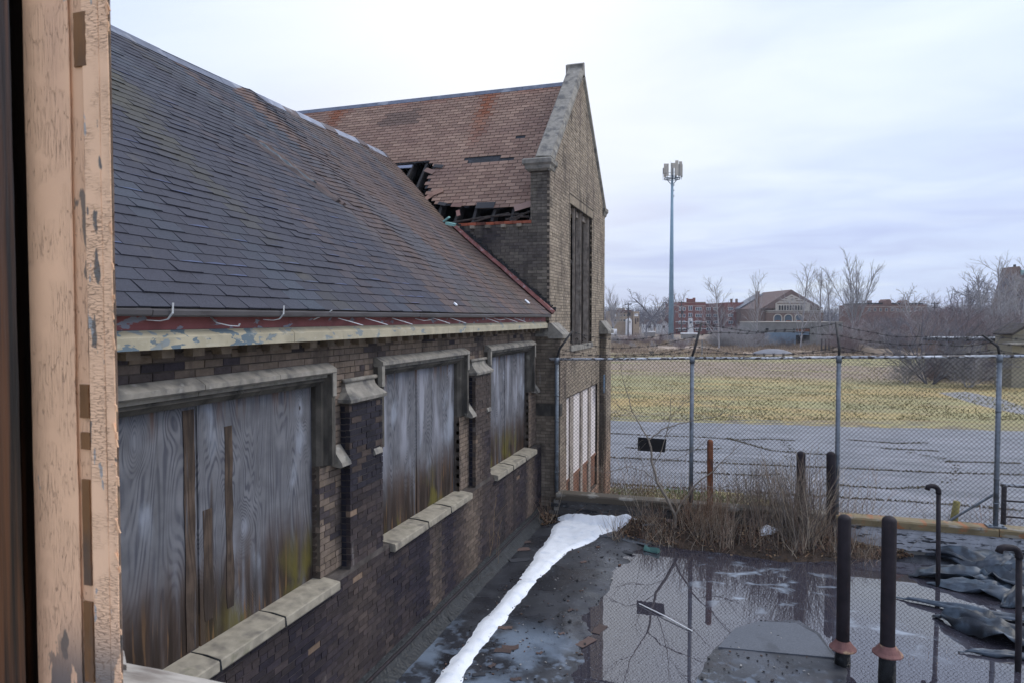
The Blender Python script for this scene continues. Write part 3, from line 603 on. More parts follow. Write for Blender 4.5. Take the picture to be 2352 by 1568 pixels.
# eave trim, fascia, gutter
for (y0, y1) in ((1.0, 4.82), (4.826, 8.6), (8.606, 12.95)):
    mb = MB(); mb.prism([(B_X - .05, 3.70), (-3.462, 3.70), (-3.462, 3.775), (-3.468, 3.782), (-3.505, 3.812), (-3.505, 3.82), (B_X - .05, 3.82)], fx, y0, y1); mb.build('cornice_trim', M['trim_cream'], hall)
    mb = MB(); mb.box((-3.60, y0, 3.822), (-3.515, y1, 3.93)); mb.build('fascia_board', M['fascia_red'], hall)
for (y0, y1, dz) in ((1.0, 3.30, .004), (3.306, 7.05, 0), (7.056, 9.6, -.004), (9.606, 12.9, .003)):
    mb = MB(); mb.prism([(-3.50, 3.958), (-3.40, 3.958), (-3.385, 3.945), (-3.39, 3.915), (-3.402, 3.905), (-3.41, 3.905), (-3.40, 3.935), (-3.50, 3.94)], lambda p, t: (p[0], t, p[1] + dz - .01 * math.sin((t - y0) / (y1 - y0) * 3.1)), y0, y1); mb.build('gutter_rail', M['gutter'], hall)
for i, px in enumerate((365, 505, 625, 735, 792, 852, 912, 969, 1003, 1042, 1121, 1144, 1166, 1186)):
    y = P(px, 726, X=-3.47).y; mb = MB(); r_ = .006 + .0006 * y
    if i in (0, 2): pts = [(-3.50, y - .06, 3.885), (-3.44, y - .02, 3.88), (-3.40, y, 3.89), (-3.37, y + .01, 3.93), (-3.365, y + .01, 3.99)]
    elif i in (3,): pts = [(-3.49, y - .06, 3.885), (-3.40, y + .02, 3.94), (-3.37, y + .03, 3.965)]
    elif i == 1: pts = [(-3.50, y - .05, 3.90), (-3.46, y - .04, 3.865), (-3.40, y + .01, 3.845), (-3.36, y + .06, 3.84), (-3.355, y + .065, 3.855)]
    elif i % 4 == 3: pts = [(-3.50, y - .1, 3.89), (-3.43, y - .02, 3.865), (-3.38, y + .06, 3.875)]
    else: pts = [(-3.46, y - .12, 3.895), (-3.40, y - .02, 3.865), (-3.34, y + .10, 3.83)]
    for p, q in zip(pts[:-1], pts[1:]): mb.obox((Vector(p) + Vector(q)) / 2, (Vector(q) - Vector(p)) * .52, (0, r_, 0), (0, 0, .0025))
    mb.build('gutter_strap', M['bright_metal'], hall)
# ------------------------------------------------------------------ hall roof
E0 = Vector((-3.40, 0, 3.97)); R0 = Vector((-7.85, 0, 7.75)); UD = (R0 - E0).normalized(); SLEN = (R0 - E0).length; ND = Vector((UD.z, 0, -UD.x))
def valley_y(s): z = (E0 + UD * s).z; return WY + max(0, (z - 5.81) / 1.22)
def warp(y, s):
    e = .022 * fbm(y * .55, s * .6, 4) * min(1, s * .6) + .03 * math.exp(-((y - 8.6 - .18 * s) / .28) ** 2) * min(1, max(0, s - .8)) + .018 * math.exp(-((y - 10.1 + .05 * s) / .2) ** 2) * min(1, s) - .05 * math.sin(min(1, max(0, (y - 5) / 8)) * 3.14) * (s / SLEN) ** 2
    return e + .004 * nz3(y * 2.3, s * 5, 1)
def HR(y, s, h=0.): return E0 + UD * s + Vector((0, y, 0)) + ND * (h + warp(y, s))
tear = [(7.62, 3.55), (7.85, 3.55), (8.12, 3.0), (8.22, 2.5), (8.1, 2.45), (7.9, 2.8)]
EXP, TAB = .1295, .245
sl_ = []; rows = int(SLEN / EXP)
def shingle_col(y, s):
    st = (fbm(y * 1.5, s * .2, 9) * 1.8 + 1.1 * nz3(y * 4.2, s * .2, 3)) * min(1, max(.25, (y - 4) / 3))
    f = (y - 6.6 - .35 * s) / 3.8 + st * .75
    c = mixc((.044, .045, .061), (.088, .064, .060), f)
    if y > 8: c = mixc(c, (.15, .092, .07), max(0, nz3(y * 2.1, s * .25, 20) * 1.5 - .15) + max(0, (y - valley_y(s) + 1.1)) * .45)
    ol = fbm(y * .8 + 4, s * .25, 15); c = mixc(c, (.075, .070, .045), max(0, ol * 1.5 - .25) * (1 if 5 < y < 10 else .3))
    bl = nz3(y * 1.7, s * .3, 31); c = mixc(c, (.06, .075, .098), max(0, bl) * .9)
    return tone(c, rnd(.92, 1.08))
deck = MB(); nY, nS = 70, 30
gv = [[HR(1.0 + (valley_y(SLEN * j / nS) - 1.0) * i / nY, SLEN * j / nS, -.012)[:] for i in range(nY + 1)] for j in range(nS + 1)]
gn = len(gv[0]); deck.add([p for r in gv for p in r], [(j * gn + i, j * gn + i + 1, (j + 1) * gn + i + 1, (j + 1) * gn + i) for j in range(nS) for i in range(nY)])
deck.build('roof_deck', M['felt'], hall)
mb = MB(); R2 = Vector((-12.3, 0, 3.97))
for y0, y1 in ((1.0, 12.99),): mb.add([(R0.x, y0, R0.z - .01), (R0.x, y1 + 1.5, R0.z - .01), (R2.x, y1, R2.z), (R2.x, y0, R2.z)], [(0, 1, 2, 3)])
mb.build('back_roof_slope', M['felt'], hall)
for r in range(rows + 1):
    s0 = r * EXP - (.01 if r == 0 else 0); s1 = min(s0 + EXP + .012, SLEN); yv = valley_y(min(s0 + .06, SLEN)); y = 1.0 + (TAB / 2 if r % 2 else 0) + .03 * nz3(r * 3.7); 
    while y < yv - .02:
        a, b = y, min(y + TAB - .008, yv + .02 * nz3(r * 9.1)); y += TAB + rnd(-.002, .002)
        if inpoly((a + b) / 2, s0 + EXP / 2, tear): continue
        curl = .0085 + max(0, rnd(-.012, .009)) + (.006 if abs((a + b) / 2 - 8.6 - .18 * s0) < .5 and s0 > 1 else 0)
        sl_.append((a, b, s0 + rnd(-.003, .003) - (rnd(.01, .035) if random.random() < .012 and r else 0), s1, curl, shingle_col((a + b) / 2, s0)))
def roofshingles(lst, pos, root, m, nobj=300, far_px=None):
    vis = []
    for i, t in enumerate(lst):
        c = pos((t[0] + t[1]) / 2, t[2] + .05, 0); v = c - CAM; d = v.dot(FW); px = 1176 + FPX * v.dot(RT) / max(d, .01); py = 784 - FPX * v.dot(UP) / max(d, .01)
        if d > .3 and px > 285 and 0 < py < 1568: vis.append((d, i))
    vis.sort(); ch = set(i for _, i in vis[:nobj]); big = MB()
    for i, (a, b, s0, s1, h, col) in enumerate(lst):
        mid = (a + b) / 2; q = [pos(a, s0, 0), pos(mid, s0, 0), pos(b, s0, 0), pos(b, s0, h), pos(mid, s0, h * .8), pos(a, s0, h), pos(b, s1, .0015), pos(a, s1, .0015)]
        fs = [(0, 1, 4, 5), (1, 2, 3, 4), (5, 4, 3, 6, 7), (0, 5, 7), (2, 6, 3)]
        fr_ = (1.6, 1.85, 2.4) if (m.name == 'slate' and random.random() < .15 and mid < 9 and s0 < 4.4) else None
        if fr_:
            t_ = .008 + .012 * random.random(); e_ = [pos(a + .004, s0 + .001, h + .0015), pos(b - .002, s0 + .001, h + .0015), pos(b - .01, s0 + t_, h * .9 + .0015), pos(mid, s0 + t_ * 1.2, h * .9 + .0015), pos(a + .03, s0 + t_ * .4, h * .95 + .0015)]
        if i in ch:
            mb = MB(); c = sum(q, Vector()) / 8; mb.add([p - c for p in q], fs)
            if fr_: mb.add([p - c for p in e_], [(0, 1, 2, 3, 4)], fr_)
            o = mb.build('shingle', m, root); o.location = c; o.color = (*col, 1)
        else:
            big.add(q, fs, col)
            if fr_: big.add(e_, [(0, 1, 2, 3, 4)], tone(col, 1) if mid > 7.5 else tuple(x * y for x, y in zip(col, fr_)))
    big.build('shingle_courses', m, root, kind='stuff')
roofshingles(sl_, HR, hall, M['slate'])
# curled strips along the tear
for (pts, col, wd) in (([(7.58, 3.6), (7.72, 3.2), (7.95, 2.75), (8.16, 2.3)], (.11, .09, .09), .06), ([(7.86, 3.6), (8.0, 3.3), (8.05, 3.0), (8.2, 2.6), (8.24, 2.25)], (.16, .12, .11), .05), ([(7.74, 3.5), (7.86, 3.15), (8.06, 2.7)], (.12, .14, .16), .06)):
    mb = MB(); rings = []
    for i in range(12):
        t = i / 11 * (len(pts) - 1); k = min(int(t), len(pts) - 2); f = t - k; y = pts[k][0] + (pts[k + 1][0] - pts[k][0]) * f; s = pts[k][1] + (pts[k + 1][1] - pts[k][1]) * f; h = .02 + .025 * math.sin(i * 1.3) ** 2
        rings.append([HR(y - wd, s, .006)[:], HR(y - wd * .3, s, .01 + h)[:], HR(y + wd, s, h * .8)[:], HR(y + wd * .6, s, .004)[:]])
    mb.loft(rings, col); mb.build('torn_strip', M['slate'], hall)
# ridge capping of lead sheet, the far third pale and split
yv = valley_y(SLEN); y = 1.0; i = 0
while y < yv - .05:
    w = min(1.15 if y < 9.5 else .42, yv - y); pale = y > 9.3; mb = MB(); dz = .012 * nz3(i * 2.3) + (rnd(-.012, .014) if pale else 0)
    rr = [[(HR(t, SLEN - .17, .012) + Vector((0, 0, dz)))[:], (HR(t, SLEN - .03, .035) + Vector((0, 0, dz)))[:], (HR(t, SLEN, .045) + Vector((-.02, 0, dz + .01)))[:], (HR(t, SLEN, .03) + Vector((-.2, 0, dz - .12)))[:], (HR(t, SLEN, 0) + Vector((-.05, 0, dz - .06)))[:]] for t in (y, y + w - .008)]
    mb.loft(rr, (1.5, 1.55, 1.7) if pale and i % 3 else ((.75, .8, .95) if not pale else (.6, .4, .35))); mb.build('ridge_cap', M['lead'], hall); y += w; i += 1
# red flashing up the rake against the gable wing, with tar smeared above
mb = MB(); n = 26; rings = []
smax = (5.75 - E0.z) / UD.z
for i in range(n + 1):
    s = -.02 + (smax) * i / n; c = HR(12.93, s, .03); rings.append([(c + Vector((0, -.05, 0)) + ND * rnd(0, .008))[:], (c + Vector((0, -.02, 0)) + ND * (.05 + rnd(0, .01)))[:], (c + Vector((0, .055, 0)) + ND * (.06 + rnd(0, .012)))[:], (c + Vector((0, .055, 0)) - ND * .03)[:]])
mb.loft(rings); mb.build('rake_flashing', M['flash_red'], hall)
mb = MB()
for i in range(60):
    s = smax * (i + rnd(0, 1)) / 60; c = HR(12.985, s, .10 + rnd(-.01, .03)); mb.obox(c, (rnd(.03, .07), 0, rnd(-.02, .02)), (0, .008 + rnd(0, .012), 0), (0, 0, rnd(.012, .04)))
mb.build('tar_smear', M['tar'], hall)
mb = MB(); c = HR(12.75, smax - .02, .07)
mb.obox(c, (.09, .02, -.02), (0, .05, .01), (.01, 0, .025), (1, 1, 1)); mb.obox(c + Vector((-.1, 0, .09)), (.07, 0, .05), (0, .05, .01), (-.01, 0, .012)); mb.build('copper_scrap', M['verdigris'], hall)
for (px, py, w) in ((1046, 700, .032), (1211, 694, .06)):
    p = P(px, py, pl=(E0 + ND * .02, ND)); mb = MB(); n = 9; rg = [(w * (1 + .35 * math.sin(k * 2.4)) * math.cos(6.283 * k / n), .8 * w * (1 + .3 * math.cos(k * 3.1)) * math.sin(6.283 * k / n)) for k in range(n)]
    mb.prism(rg, lambda q, t: p + UD * q[0] + Vector((0, q[1], 0)) + ND * t, -.004, .014); mb.build('snow_scrap', M['snow'], hall)
# base flashing and red pipe at the foot of the hall wall
mb = MB(); rings = []
for i in range(60):
    y = 1.0 + 11.9 * i / 59; rings.append([(A_X - .01, y, -.04), (A_X + .30 + .02 * nz3(y * 2), y, -.03 + .0), (A_X + .12 + .01 * nz3(y * 3), y, .10 + .01 * nz3(y, 4)), (A_X + .045, y, .19 + .02 * nz3(y * 2, 9)), (A_X - .01, y, .21 + .02 * nz3(y * 2, 9))])
mb.loft(rings); mb.build('base_flashing', M['tar'], hall, smooth=False)
mb = MB(); mb.tube([(A_X + .075 + .012 * nz3(i * .5), 1.0 + 11.8 * i / 30, .175 + .012 * nz3(i * .7, 3)) for i in range(31)], 0.020, 7); mb.build('conduit', M['rust_pipe'], hall, smooth=True)
# ================================================================== GABLE WING
FX = -3.45; FY = 19.0; AY = 16.0; KZ = 6.94; AZ = 9.72
wing = empty('gable_wing', (-6, 16, GZ), 0, 'tall tan brick wing with stone coped gable and a burnt hole in its reddish roof', 'building')
WE = Vector((0, 13.0, 5.81)); WR = Vector((0, 16.0, 9.47)); WD = (WR - WE).normalized(); WL = (WR - WE).length; WN = Vector((0, -WD.z, WD.y))
def RW(u, s, h=0.): return WE + WD * s + Vector((-u, 0, 0)) + WN * h
def on_roof(px, py): p = P(px, py, pl=(WE, WN)); return (-p.x, (p - WE).dot(WD))
hole = [on_roof(*q) for q in ((860, 345), (893, 376), (930, 376), (985, 371), (1000, 384), (986, 400), (976, 428), (990, 450), (1000, 462), (1014, 474), (1040, 470), (1060, 472), (1075, 478), (1090, 466), (1110, 484), (1135, 476), (1165, 474), (1200, 472), (1226, 468), (1260, 530), (1000, 560), (800, 420))]
gaps = [[on_roof(*q) for q in g] for g in (((1066, 368), (1135, 359), (1150, 362), (1148, 368), (1070, 377)), ((1178, 315), (1192, 311), (1212, 316), (1195, 322)), ((1122, 368), (1170, 364), (1176, 367), (1124, 373)))]
holesF = [(14.80, 17.20, 3.29, 6.41), (14.30, 18.0, -.55, 2.15)]
def gl(z):      # facade outline: narrow towards the apex
    if z < KZ - .25: return (13.0, 19.0)
    t = (z - (KZ - .25)) / (AZ - KZ + .1) * 2.85; return (13.0 + t, 19.0 - t)
def col_F(u, z):
    c = mixc((.27, .222, .17), (.345, .285, .22), random.random()); d = fbm(u * .8, z * .8, 6)
    c = mixc(c, (.22, .175, .14), max(0, d * 1.3)); c = mixc(c, (.33, .20, .14), max(0, 1.2 - z) * .45)
    return tone(c, rnd(.8, 1.16))
def col_N(u, z):
    c = mixc((.15, .132, .108), (.195, .17, .138), random.random()); d = fbm(u * 1.2, z * 1.2, 12)
    blot = math.exp(-((u + 4.9) / .9) ** 2 - ((z - 5.3) / .5) ** 2)
    c = mixc(c, (.06, .052, .055), max(0, d * .9) + blot * rnd(.3, 1.0)); return tone(c, rnd(.8, 1.18))
bw = field_bricks('x', FX, 13.0, 19.0, GZ, AZ, col_F, holesF + [(14.75, 17.25, 3.16, 3.29), (14.7, 17.3, 6.41, 6.62)], gl)
bw += field_bricks('y', WY, -7.4, FX - .054, -.1, 5.74, col_N)
bw += field_bricks('y', WY, -3.84, FX - .054, 5.75, KZ - .16, col_N)
# soldier course over the tall window
u = 14.72
while u < 17.28: bw.append(((FX - .025, u + .026, 6.515), (.05, .05, .185), tone((.34, .28, .21), rnd(.8, 1.1)))); u += .062
# far and near corner buttresses
def bcol(u, z): return tone((.20, .165, .13), rnd(.75, 1.15))
bw += field_bricks('y', WY - .04, -3.72, -3.274, .2, 3.54, bcol); bw += field_bricks('x', -3.22, 12.96, 13.5, .2, 3.5, col_F)
bw += field_bricks('x', -3.27, 18.3, 19.05, GZ, 3.5, col_F); bw += field_bricks('y', 18.3, FX + .01, -3.324, GZ, 3.5, bcol)
lay(bw, wing)
mb = MB(); wallbox(mb, 'x', FX - .008, .3, 13.01, 18.99, GZ - .1, KZ - .26, holesF)
G = [(13.01, KZ - .26), (18.99, KZ - .26), (AY + .15, AZ - .15), (AY - .15, AZ - .15)]
mb.prism([G[0], G[1], G[2], G[3]], lambda p, t: (t, p[0], p[1]), FX - .3, FX - .008)
mb.box((-3.715, 12.97, .0), (-3.228, 13.49, 3.52)); mb.box((FX - .2, 18.308, GZ), (-3.278, 19.04, 3.5)); mb.build('facade_core', M['mortar_dark'], wing)
mb = MB(); wallbox(mb, 'y', WY + .008, .3, -13.5, FX - .31, -.2, 5.76); mb.box((-3.83, 13.008, 5.5), (FX - .01, 13.3, KZ - .17)); mb.build('side_wall_core', M['mortar_dark'], wing)
mb = MB(); mb.box((-13.5, 13.0, 5.0), (-13.2, 19, 9.3)); mb.box((-13.5, 18.75, GZ), (FX - .31, 18.99, 6.3)); mb.box((-13.4, 13.3, 5.2), (FX - .31, 18.7, 5.3)); mb.build('inner_walls', M['charred'], wing)
# wall plate: a course of red brick and dentils
x = -6.9
while x < -3.9:
    mb = MB(); mb.box((x, 12.985 + rnd(-.006, .004), 5.765), (x + .185, 13.2, 5.822), mixc((.36, .10, .055), (.15, .07, .055), random.random() ** 1.5), .003); mb.build('red_brick', M['brick'], wing); x += .193
x = -6.75; 
while x < -3.9:
    mb = MB(); mb.box((x, 12.93, 5.70), (x + .095, 13.1, 5.762), tone((.26, .225, .18), rnd(.7, 1.1)), .002); mb.build('dentil', M['brick'], wing); x += .33
# rafters, charred, seen through the hole
u = 3.86; i = 0
while u < 9.2:
    mb = MB(); j_ = rnd(-.02, .02); s0 = .02 + rnd(0, .06)
    mb.loft([[RW(u - .03 + j_ * k, s, -.03)[:], RW(u + .03 + j_ * k, s, -.03)[:], RW(u + .028 + j_ * k, s, -.23 - rnd(0, .02) * k)[:], RW(u - .028 + j_ * k, s, -.23)[:]] for k, s in enumerate([s0 + (2.6 - s0) * q / 6 for q in range(7)])])
    mb.build('rafter', M['charred'], wing); u += .41; i += 1
for (a, b) in (((4.0, .26), (5.6, .10)), ((3.9, .16), (4.4, .12)), ((4.35, .30), (5.3, -.02)), ((6.5, 2.15), (7.9, 2.1)), ((3.88, .34), (4.2, .06)), ((3.95, .30), (4.3, .02))):
    mb = MB(); mb.tube([RW(a[0], a[1], -.04), RW((a[0] + b[0]) / 2, (a[1] + b[1]) / 2 + .02, -.02), RW(b[0], b[1], -.05)], .022, 5); mb.build('fallen_lath', M['old_wood'], wing)
# roof deck with the hole cut, then shingles
mb = MB(); gU, gS = .11, .085; nu, ns = int(9.6 / gU), int(WL / gS) + 1
for i in range(nu):
    for j in range(ns):
        a, s = 3.74 + i * gU, j * gS; b, t = a + gU, min(s + gS, WL)
        if inpoly((a + b) / 2, (s + t) / 2, hole): continue
        mb.add([RW(a, s, -.006), RW(b, s, -.006), RW(b, t, -.006), RW(a, t, -.006), RW(a, s, -.028), RW(b, s, -.028), RW(b, t, -.028), RW(a, t, -.028)], [(0, 3, 2, 1), (4, 5, 6, 7), (0, 1, 5, 4), (1, 2, 6, 5), (2, 3, 7, 6), (3, 0, 4, 7)])
mb.build('roof_deck', M['felt'], wing)
mb = MB(); mb.add([(-3.7, 16, 9.46), (-13.4, 16, 9.46), (-13.4, 19.1, 5.75), (-3.7, 19.1, 5.75)], [(0, 1, 2, 3)]); mb.build('back_roof_slope', M['felt'], wing)
ru1, _ = on_roof(1118, 240); ru2, _ = on_roof(768, 275); dk = [on_roof(*q) for q in ((868, 292), (885, 262), (962, 253), (955, 285), (900, 292))]
def wcol(u, s):
    c = mixc((.20, .125, .098), (.285, .19, .145), random.random()); c = mixc(c, (.165, .105, .09), max(0, fbm(u * .7, s * .7, 3)) * .9)
    for q, w, dep, sg in ((ru1, .17, 2.3, 1), (ru2, .2, 1.2, 1)):
        f = math.exp(-((u - q - .05 * nz3(s * 2)) / w) ** 2) * max(0, min(1, (s - (WL - dep)) / (dep * .6))); c = mixc(c, (.20, .06, .025), f * .9)
    if inpoly(u + .1 * nz3(s * 9, u * 3), s + .05 * nz3(u * 9), dk): c = mixc(c, (.13, .09, .075), .85)
    c = mixc(c, (.26, .085, .05), max(0, (s - WL + .35)) * 1.4 * (nz3(u * 2) > -.1)); return tone(c, rnd(.88, 1.12))
ws = []; WEXP, WTAB = .108, .215; r = 0
while r * WEXP < WL - .03:
    s0 = r * WEXP; s1 = min(s0 + WEXP + .01, WL); u = 3.74 - (WTAB / 2 if r % 2 else 0) - .02 * nz3(r * 5.1)
    while u < 13.2:
        a, b = max(u, 3.74), u + WTAB - .014; u += WTAB
        if b - a < .03: continue
        c = ((a + b) / 2 + rnd(-.04, .04), s0 + WEXP * .4)
        if inpoly(*c, hole) or any(inpoly(c[0], c[1], g) for g in gaps): continue
        ws.append((b, a, s0 + rnd(-.002, .002), s1, .013 + max(0, rnd(-.02, .004)), wcol(*c)))
    r += 1
roofshingles(ws, RW, wing, M['shingle_wing'])
for (u, s, an, w, col) in ((6.52, 1.75, .5, .14, (.2, .13, .11)), (6.35, 1.9, .2, .12, (.05, .05, .055)), (6.15, 1.0, -.5, .16, (.28, .17, .13)), (6.3, .85, -.9, .14, (.3, .18, .14)), (5.55, .55, .1, .12, (.2, .12, .1)), (5.45, .3, 1.2, .09, (.24, .13, .11)), (4.05, .42, -.35, .2, (.3, .2, .17)), (4.9, .5, .05, .2, (.05, .05, .055)), (5.9, .62, .3, .1, (.05, .05, .055))):
    mb = MB(); c = RW(u, s, .03); a = (WD * math.sin(an) + Vector((-math.cos(an), 0, 0))) * w; b = (WD * math.cos(an) + Vector((math.sin(an), 0, 0))) * w * .45; mb.obox(c, a, b, WN * .004 + a * .02, col); mb.build('torn_shingle', M['shingle_wing'], wing)
mb = MB(); c = on_roof(925, 383); mb.obox(RW(c[0] + .15, c[1], -.02), (.38, 0, 0), WD * .05, WN * .012, (1.4, 1.45, 1.7)); mb.build('exposed_sheathing', M['lead'], wing)
for i in range(8):
    a = 3.72 + i * 1.2; mb = MB(); mb.loft([[RW(t, WL - .13, .012)[:], RW(t, WL - .01, .035)[:], (RW(t, WL, .03) + Vector((0, .12, -.08)))[:], RW(t, WL, -.02)[:]] for t in (a, a + 1.194)], (.8, .85, 1)); mb.build('ridge_cap', M['lead'], wing)
# stone coping on the gable, laid in lengths, kneelers and apex
def coping(y0, z0, y1, z1, n, sg):
    for i in range(n):
        p = Vector((0, y0 + (y1 - y0) * i / n, z0 + (z1 - z0) * i / n)); q = Vector((0, y0 + (y1 - y0) * (i + 1) / n, z0 + (z1 - z0) * (i + 1) / n)); d = (q - p).normalized(); nn = Vector((0, -d.z * sg, d.y * sg))
        mb = MB(); rings = [[(t + Vector((FX + ex, 0, 0)) + nn * h)[:] for ex, h in ((.045, -.10), (.05, -.03), (.0, .05), (-.30, .07), (-.36, -.02), (-.36, -.2), (-.05, -.2))] for t in (p + d * .003, q - d * .003)]
        mb.loft(rings); mb.build('coping_stone', M['limestone'], wing)
coping(13.12, KZ + .1, 15.93, AZ + .02, 5, 1); coping(18.95, KZ + .02, 16.1, AZ - .1, 5, -1)
mb = MB(); mb.prism([(15.86, AZ - .12), (15.84, AZ + .1), (15.98, AZ + .17), (16.02, AZ + .17), (16.04, AZ + .08), (16.1, AZ - .12)], lambda p, t: (t, p[0], p[1]), FX - .37, FX + .04); mb.build('apex_stone', M['limestone'], wing)
for y0, y1, zz in ((12.93, 13.34, KZ), (18.72, 19.12, KZ - .08)):
    mb = MB(); ring = lambda z, e: [(-3.90 - e, y0 - e, z), (FX + e, y0 - e, z), (FX + e, y1 + e * .3, z), (-3.90 - e, y1 + e * .3, z)]
    mb.loft([ring(zz - .17, -.02), ring(zz - .13, .02), ring(zz - .07, .035), ring(zz - .03, .07), ring(zz + .045, .075), ring(zz + .07, .05)]); mb.build('kneeler_stone', M['limestone'], wing)
# sloping buttress caps and string stones
def capst(poly, fn, t0, t1): mb = MB(); mb.prism(poly, fn, t0, t1); mb.build('buttress_cap', M['limestone'], wing)
capst([(12.90, 3.53), (12.90, 3.58), (13.02, 3.80), (13.02, 3.53)], lambda p, t: (t, p[0], p[1]), -3.74, -3.455)
capst([(FX - .01, 3.50), (FX - .01, 3.80), (-3.40, 3.80), (-3.16, 3.57), (-3.16, 3.50)], lambda p, t: (p[0], t, p[1]), 12.92, 13.56)
capst([(FX - .01, 3.47), (FX - .01, 3.82), (-3.41, 3.82), (-3.20, 3.55), (-3.20, 3.47)], lambda p, t: (p[0], t, p[1]), 18.22, 19.1)
mb = MB(); mb.box((-3.73, 12.945, 1.98), (-3.21, 13.1, 2.22)); mb.build('string_stone', M['limestone_dark'], wing)
# tall empty window with decayed timber mullions
tw = empty('tall_window', (FX, 16, 3.29)); tw.parent = wing; tw.matrix_parent_inverse = Matrix.Translation(Vector(wing.location)).inverted()
mb = MB(); mb.box((FX - .34, 14.77, 3.16), (FX + .035, 17.23, 3.285)); mb.build('window_sill', M['limestone'], tw)
for a, dp in ((15.40, .05), (16.12, .14), (16.98, .13)):
    mb = MB(); mb.box((FX - .05 - dp, a, 3.29), (FX - .05, a + .09, 6.41)); mb.build('mullion', M['frame_wood'], tw)
    mb = MB(); mb.box((FX - .048, a + .03, 3.29), (FX - .03, a + .06, 6.41)); mb.build('mullion_bead', M['old_wood'], tw)
mb = MB(); mb.box((FX - .25, 14.9, 6.27), (FX - .12, 17.1, 6.405)); mb.build('head_rail', M['frame_wood'], tw)
for a in (15.15, 16.55): mb = MB(); mb.box((FX - .24, a, 3.29), (FX - .20, a + rnd(.03, .07), rnd(5.6, 6.27))); mb.build('split_board', M['old_wood'], tw)
for u in (15.10, 15.9, 16.7): mb = MB(); mb.tube([(FX - .2, u, 3.3), (FX - .12, u + .1, 3.42), (FX - .1, u + .35, 3.34)], .012, 5); mb.build('loose_splinter', M['old_wood'], tw)
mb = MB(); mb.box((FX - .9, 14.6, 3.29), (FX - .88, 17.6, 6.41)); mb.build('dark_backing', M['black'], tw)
# ground floor window band filled with white sheets, brown boards below
gw = empty('panel_window', (FX, 16, .3)); gw.parent = wing; gw.matrix_parent_inverse = Matrix.Translation(Vector(wing.location)).inverted()
mb = MB(); mb.box((FX - .30, 14.30, -.55), (FX - .2, 18.0, 2.15)); mb.build('backing', M['brown_panel'], gw)
for i, (a, b) in enumerate(((14.33, 14.88), (15.26, 16.0), (16.27, 16.95), (17.28, 17.97))):
    mb = MB(); mb.box((FX - .10, a, .31), (FX - .05, b, 2.14)); mb.build('white_sheet', M['white_panel'], gw)
    mb = MB(); mb.box((FX - .11, a, -.52), (FX - .06, b, .25)); mb.build('brown_board', M['brown_panel'], gw)
for a, b in ((14.88, 15.26), (16.0, 16.27), (16.95, 17.28)):
    mb = MB(); mb.box((FX - .2, a + .02, -.55), (FX - .02, b - .02, 2.15)); mb.build('brick_mullion', M['frame_wood'], gw)
mb = MB(); mb.box((FX - .2, 14.3, .25), (FX - .03, 18.0, .31)); mb.build('window_rail', M['brown_panel'], gw)
mb = MB(); p = P(1387, 882, X=-3.26); mb.box((-3.265, p.y - .1, p.z - .22), (-3.25, p.y + .14, p.z + .25)); mb.build('wall_plaque', M['plate_blue'], wing)
# ================================================================== FOREGROUND WINDOW FRAME
fr = empty('window_frame', (-.78, .65, 3.3), 0, 'close wooden window jamb with peeling peach paint along the left edge', 'window frame')
def fb(name, m, pxa, pxb, Y, th, z0=3.1, z1=4.9, ins=0., col=(1, 1, 1)):
    a = P(pxa, 784, Y=Y).x; b = P(pxb, 784, Y=Y).x; mb = MB(); n = 40; rings = []
    for i in range(n + 1):
        z = z0 + (z1 - z0) * i / n; e0 = .0012 * nz3(z * 9, pxa) ; e1 = .0016 * nz3(z * 14, pxb) + .0008 * nz3(z * 60, pxb)
        kb = (Y + th) / Y; rings.append([(a + e0, Y, z), (b + e1 - ins, Y, z), (b + e1 - ins * .3, Y + ins, z), ((b + e1) * kb - .004, Y + th, z), (a * kb + e0 - .004, Y + th, z)])
    mb.loft(rings, col); mb.build(name, m, fr)
fb('inner_casing', M['dark_wood'], -160, 40, .58, .05); fb('dark_stop', M['dark_wood'], 38, 74, .61, .05, ins=.002)
fb('painted_casing', M['paint'], 70, 171.5, .60, .07, ins=.0008); fb('groove_strip', M['paint'], 172.5, 203, .6035, .06, col=(.84, .82, .80))
for y0_, y1_, a_, b_ in ((882, 960, 181, 203), (992, 1032, 184, 205), (1100, 1345, 186, 208), (1380, 1568, 190, 214), (30, 150, 166, 196)):
    p0, p1 = P(a_, y0_, Y=.6005), P(b_, y1_, Y=.6005); mb = MB(); zz = [p0.z + (p1.z - p0.z) * k / 12 for k in range(13)]
    pts = [(p0.x + .0012 * nz3(z * 90, a_), z) for z in zz] + [(p1.x + .0014 * nz3(z * 110, b_), z) for z in reversed(zz)]
    mb.prism(pts, lambda q, t: (q[0], t, q[1]), .6012, .606, (1, 1, 1)); mb.build('bare_patch', M['bare_wood'], fr)
fb('painted_sash', M['paint_fine'], 203.5, 240, .6015, .07, ins=.0006); fb('outer_stop', M['paint_fine'], 240.8, 262, .600, .08, ins=.0008)
fb('weathered_edge', M['grey_wood'], 262, 268, .605, .07, col=(.75, .75, .8))
fb('split_sliver', M['dark_wood'], 262.5, 267.5, .70, .012, 3.2, 4.22, col=(2.2, 2.3, 2.6))
fb('outer_bead', M['grey_wood'], 150, 276, .72, .03, 3.15, 3.42)
for i in range(34):
    z = rnd(3.40, 4.45); x = P(262, 784, Y=.60).x; s = rnd(.0012, .004); mb = MB(); c = Vector((x + rnd(-.001, .004), .598, z)); mb.obox(c, (s, -s * .5, rnd(-.3, .3) * s), (0, .0006, 0), (rnd(-.3, .3) * s, -.3 * s, s * rnd(.8, 2))); mb.build('paint_flake', M['paint'], fr)
sz = P(290, 1517, Y=.74).z
mb = MB(); n = 40; rings = []
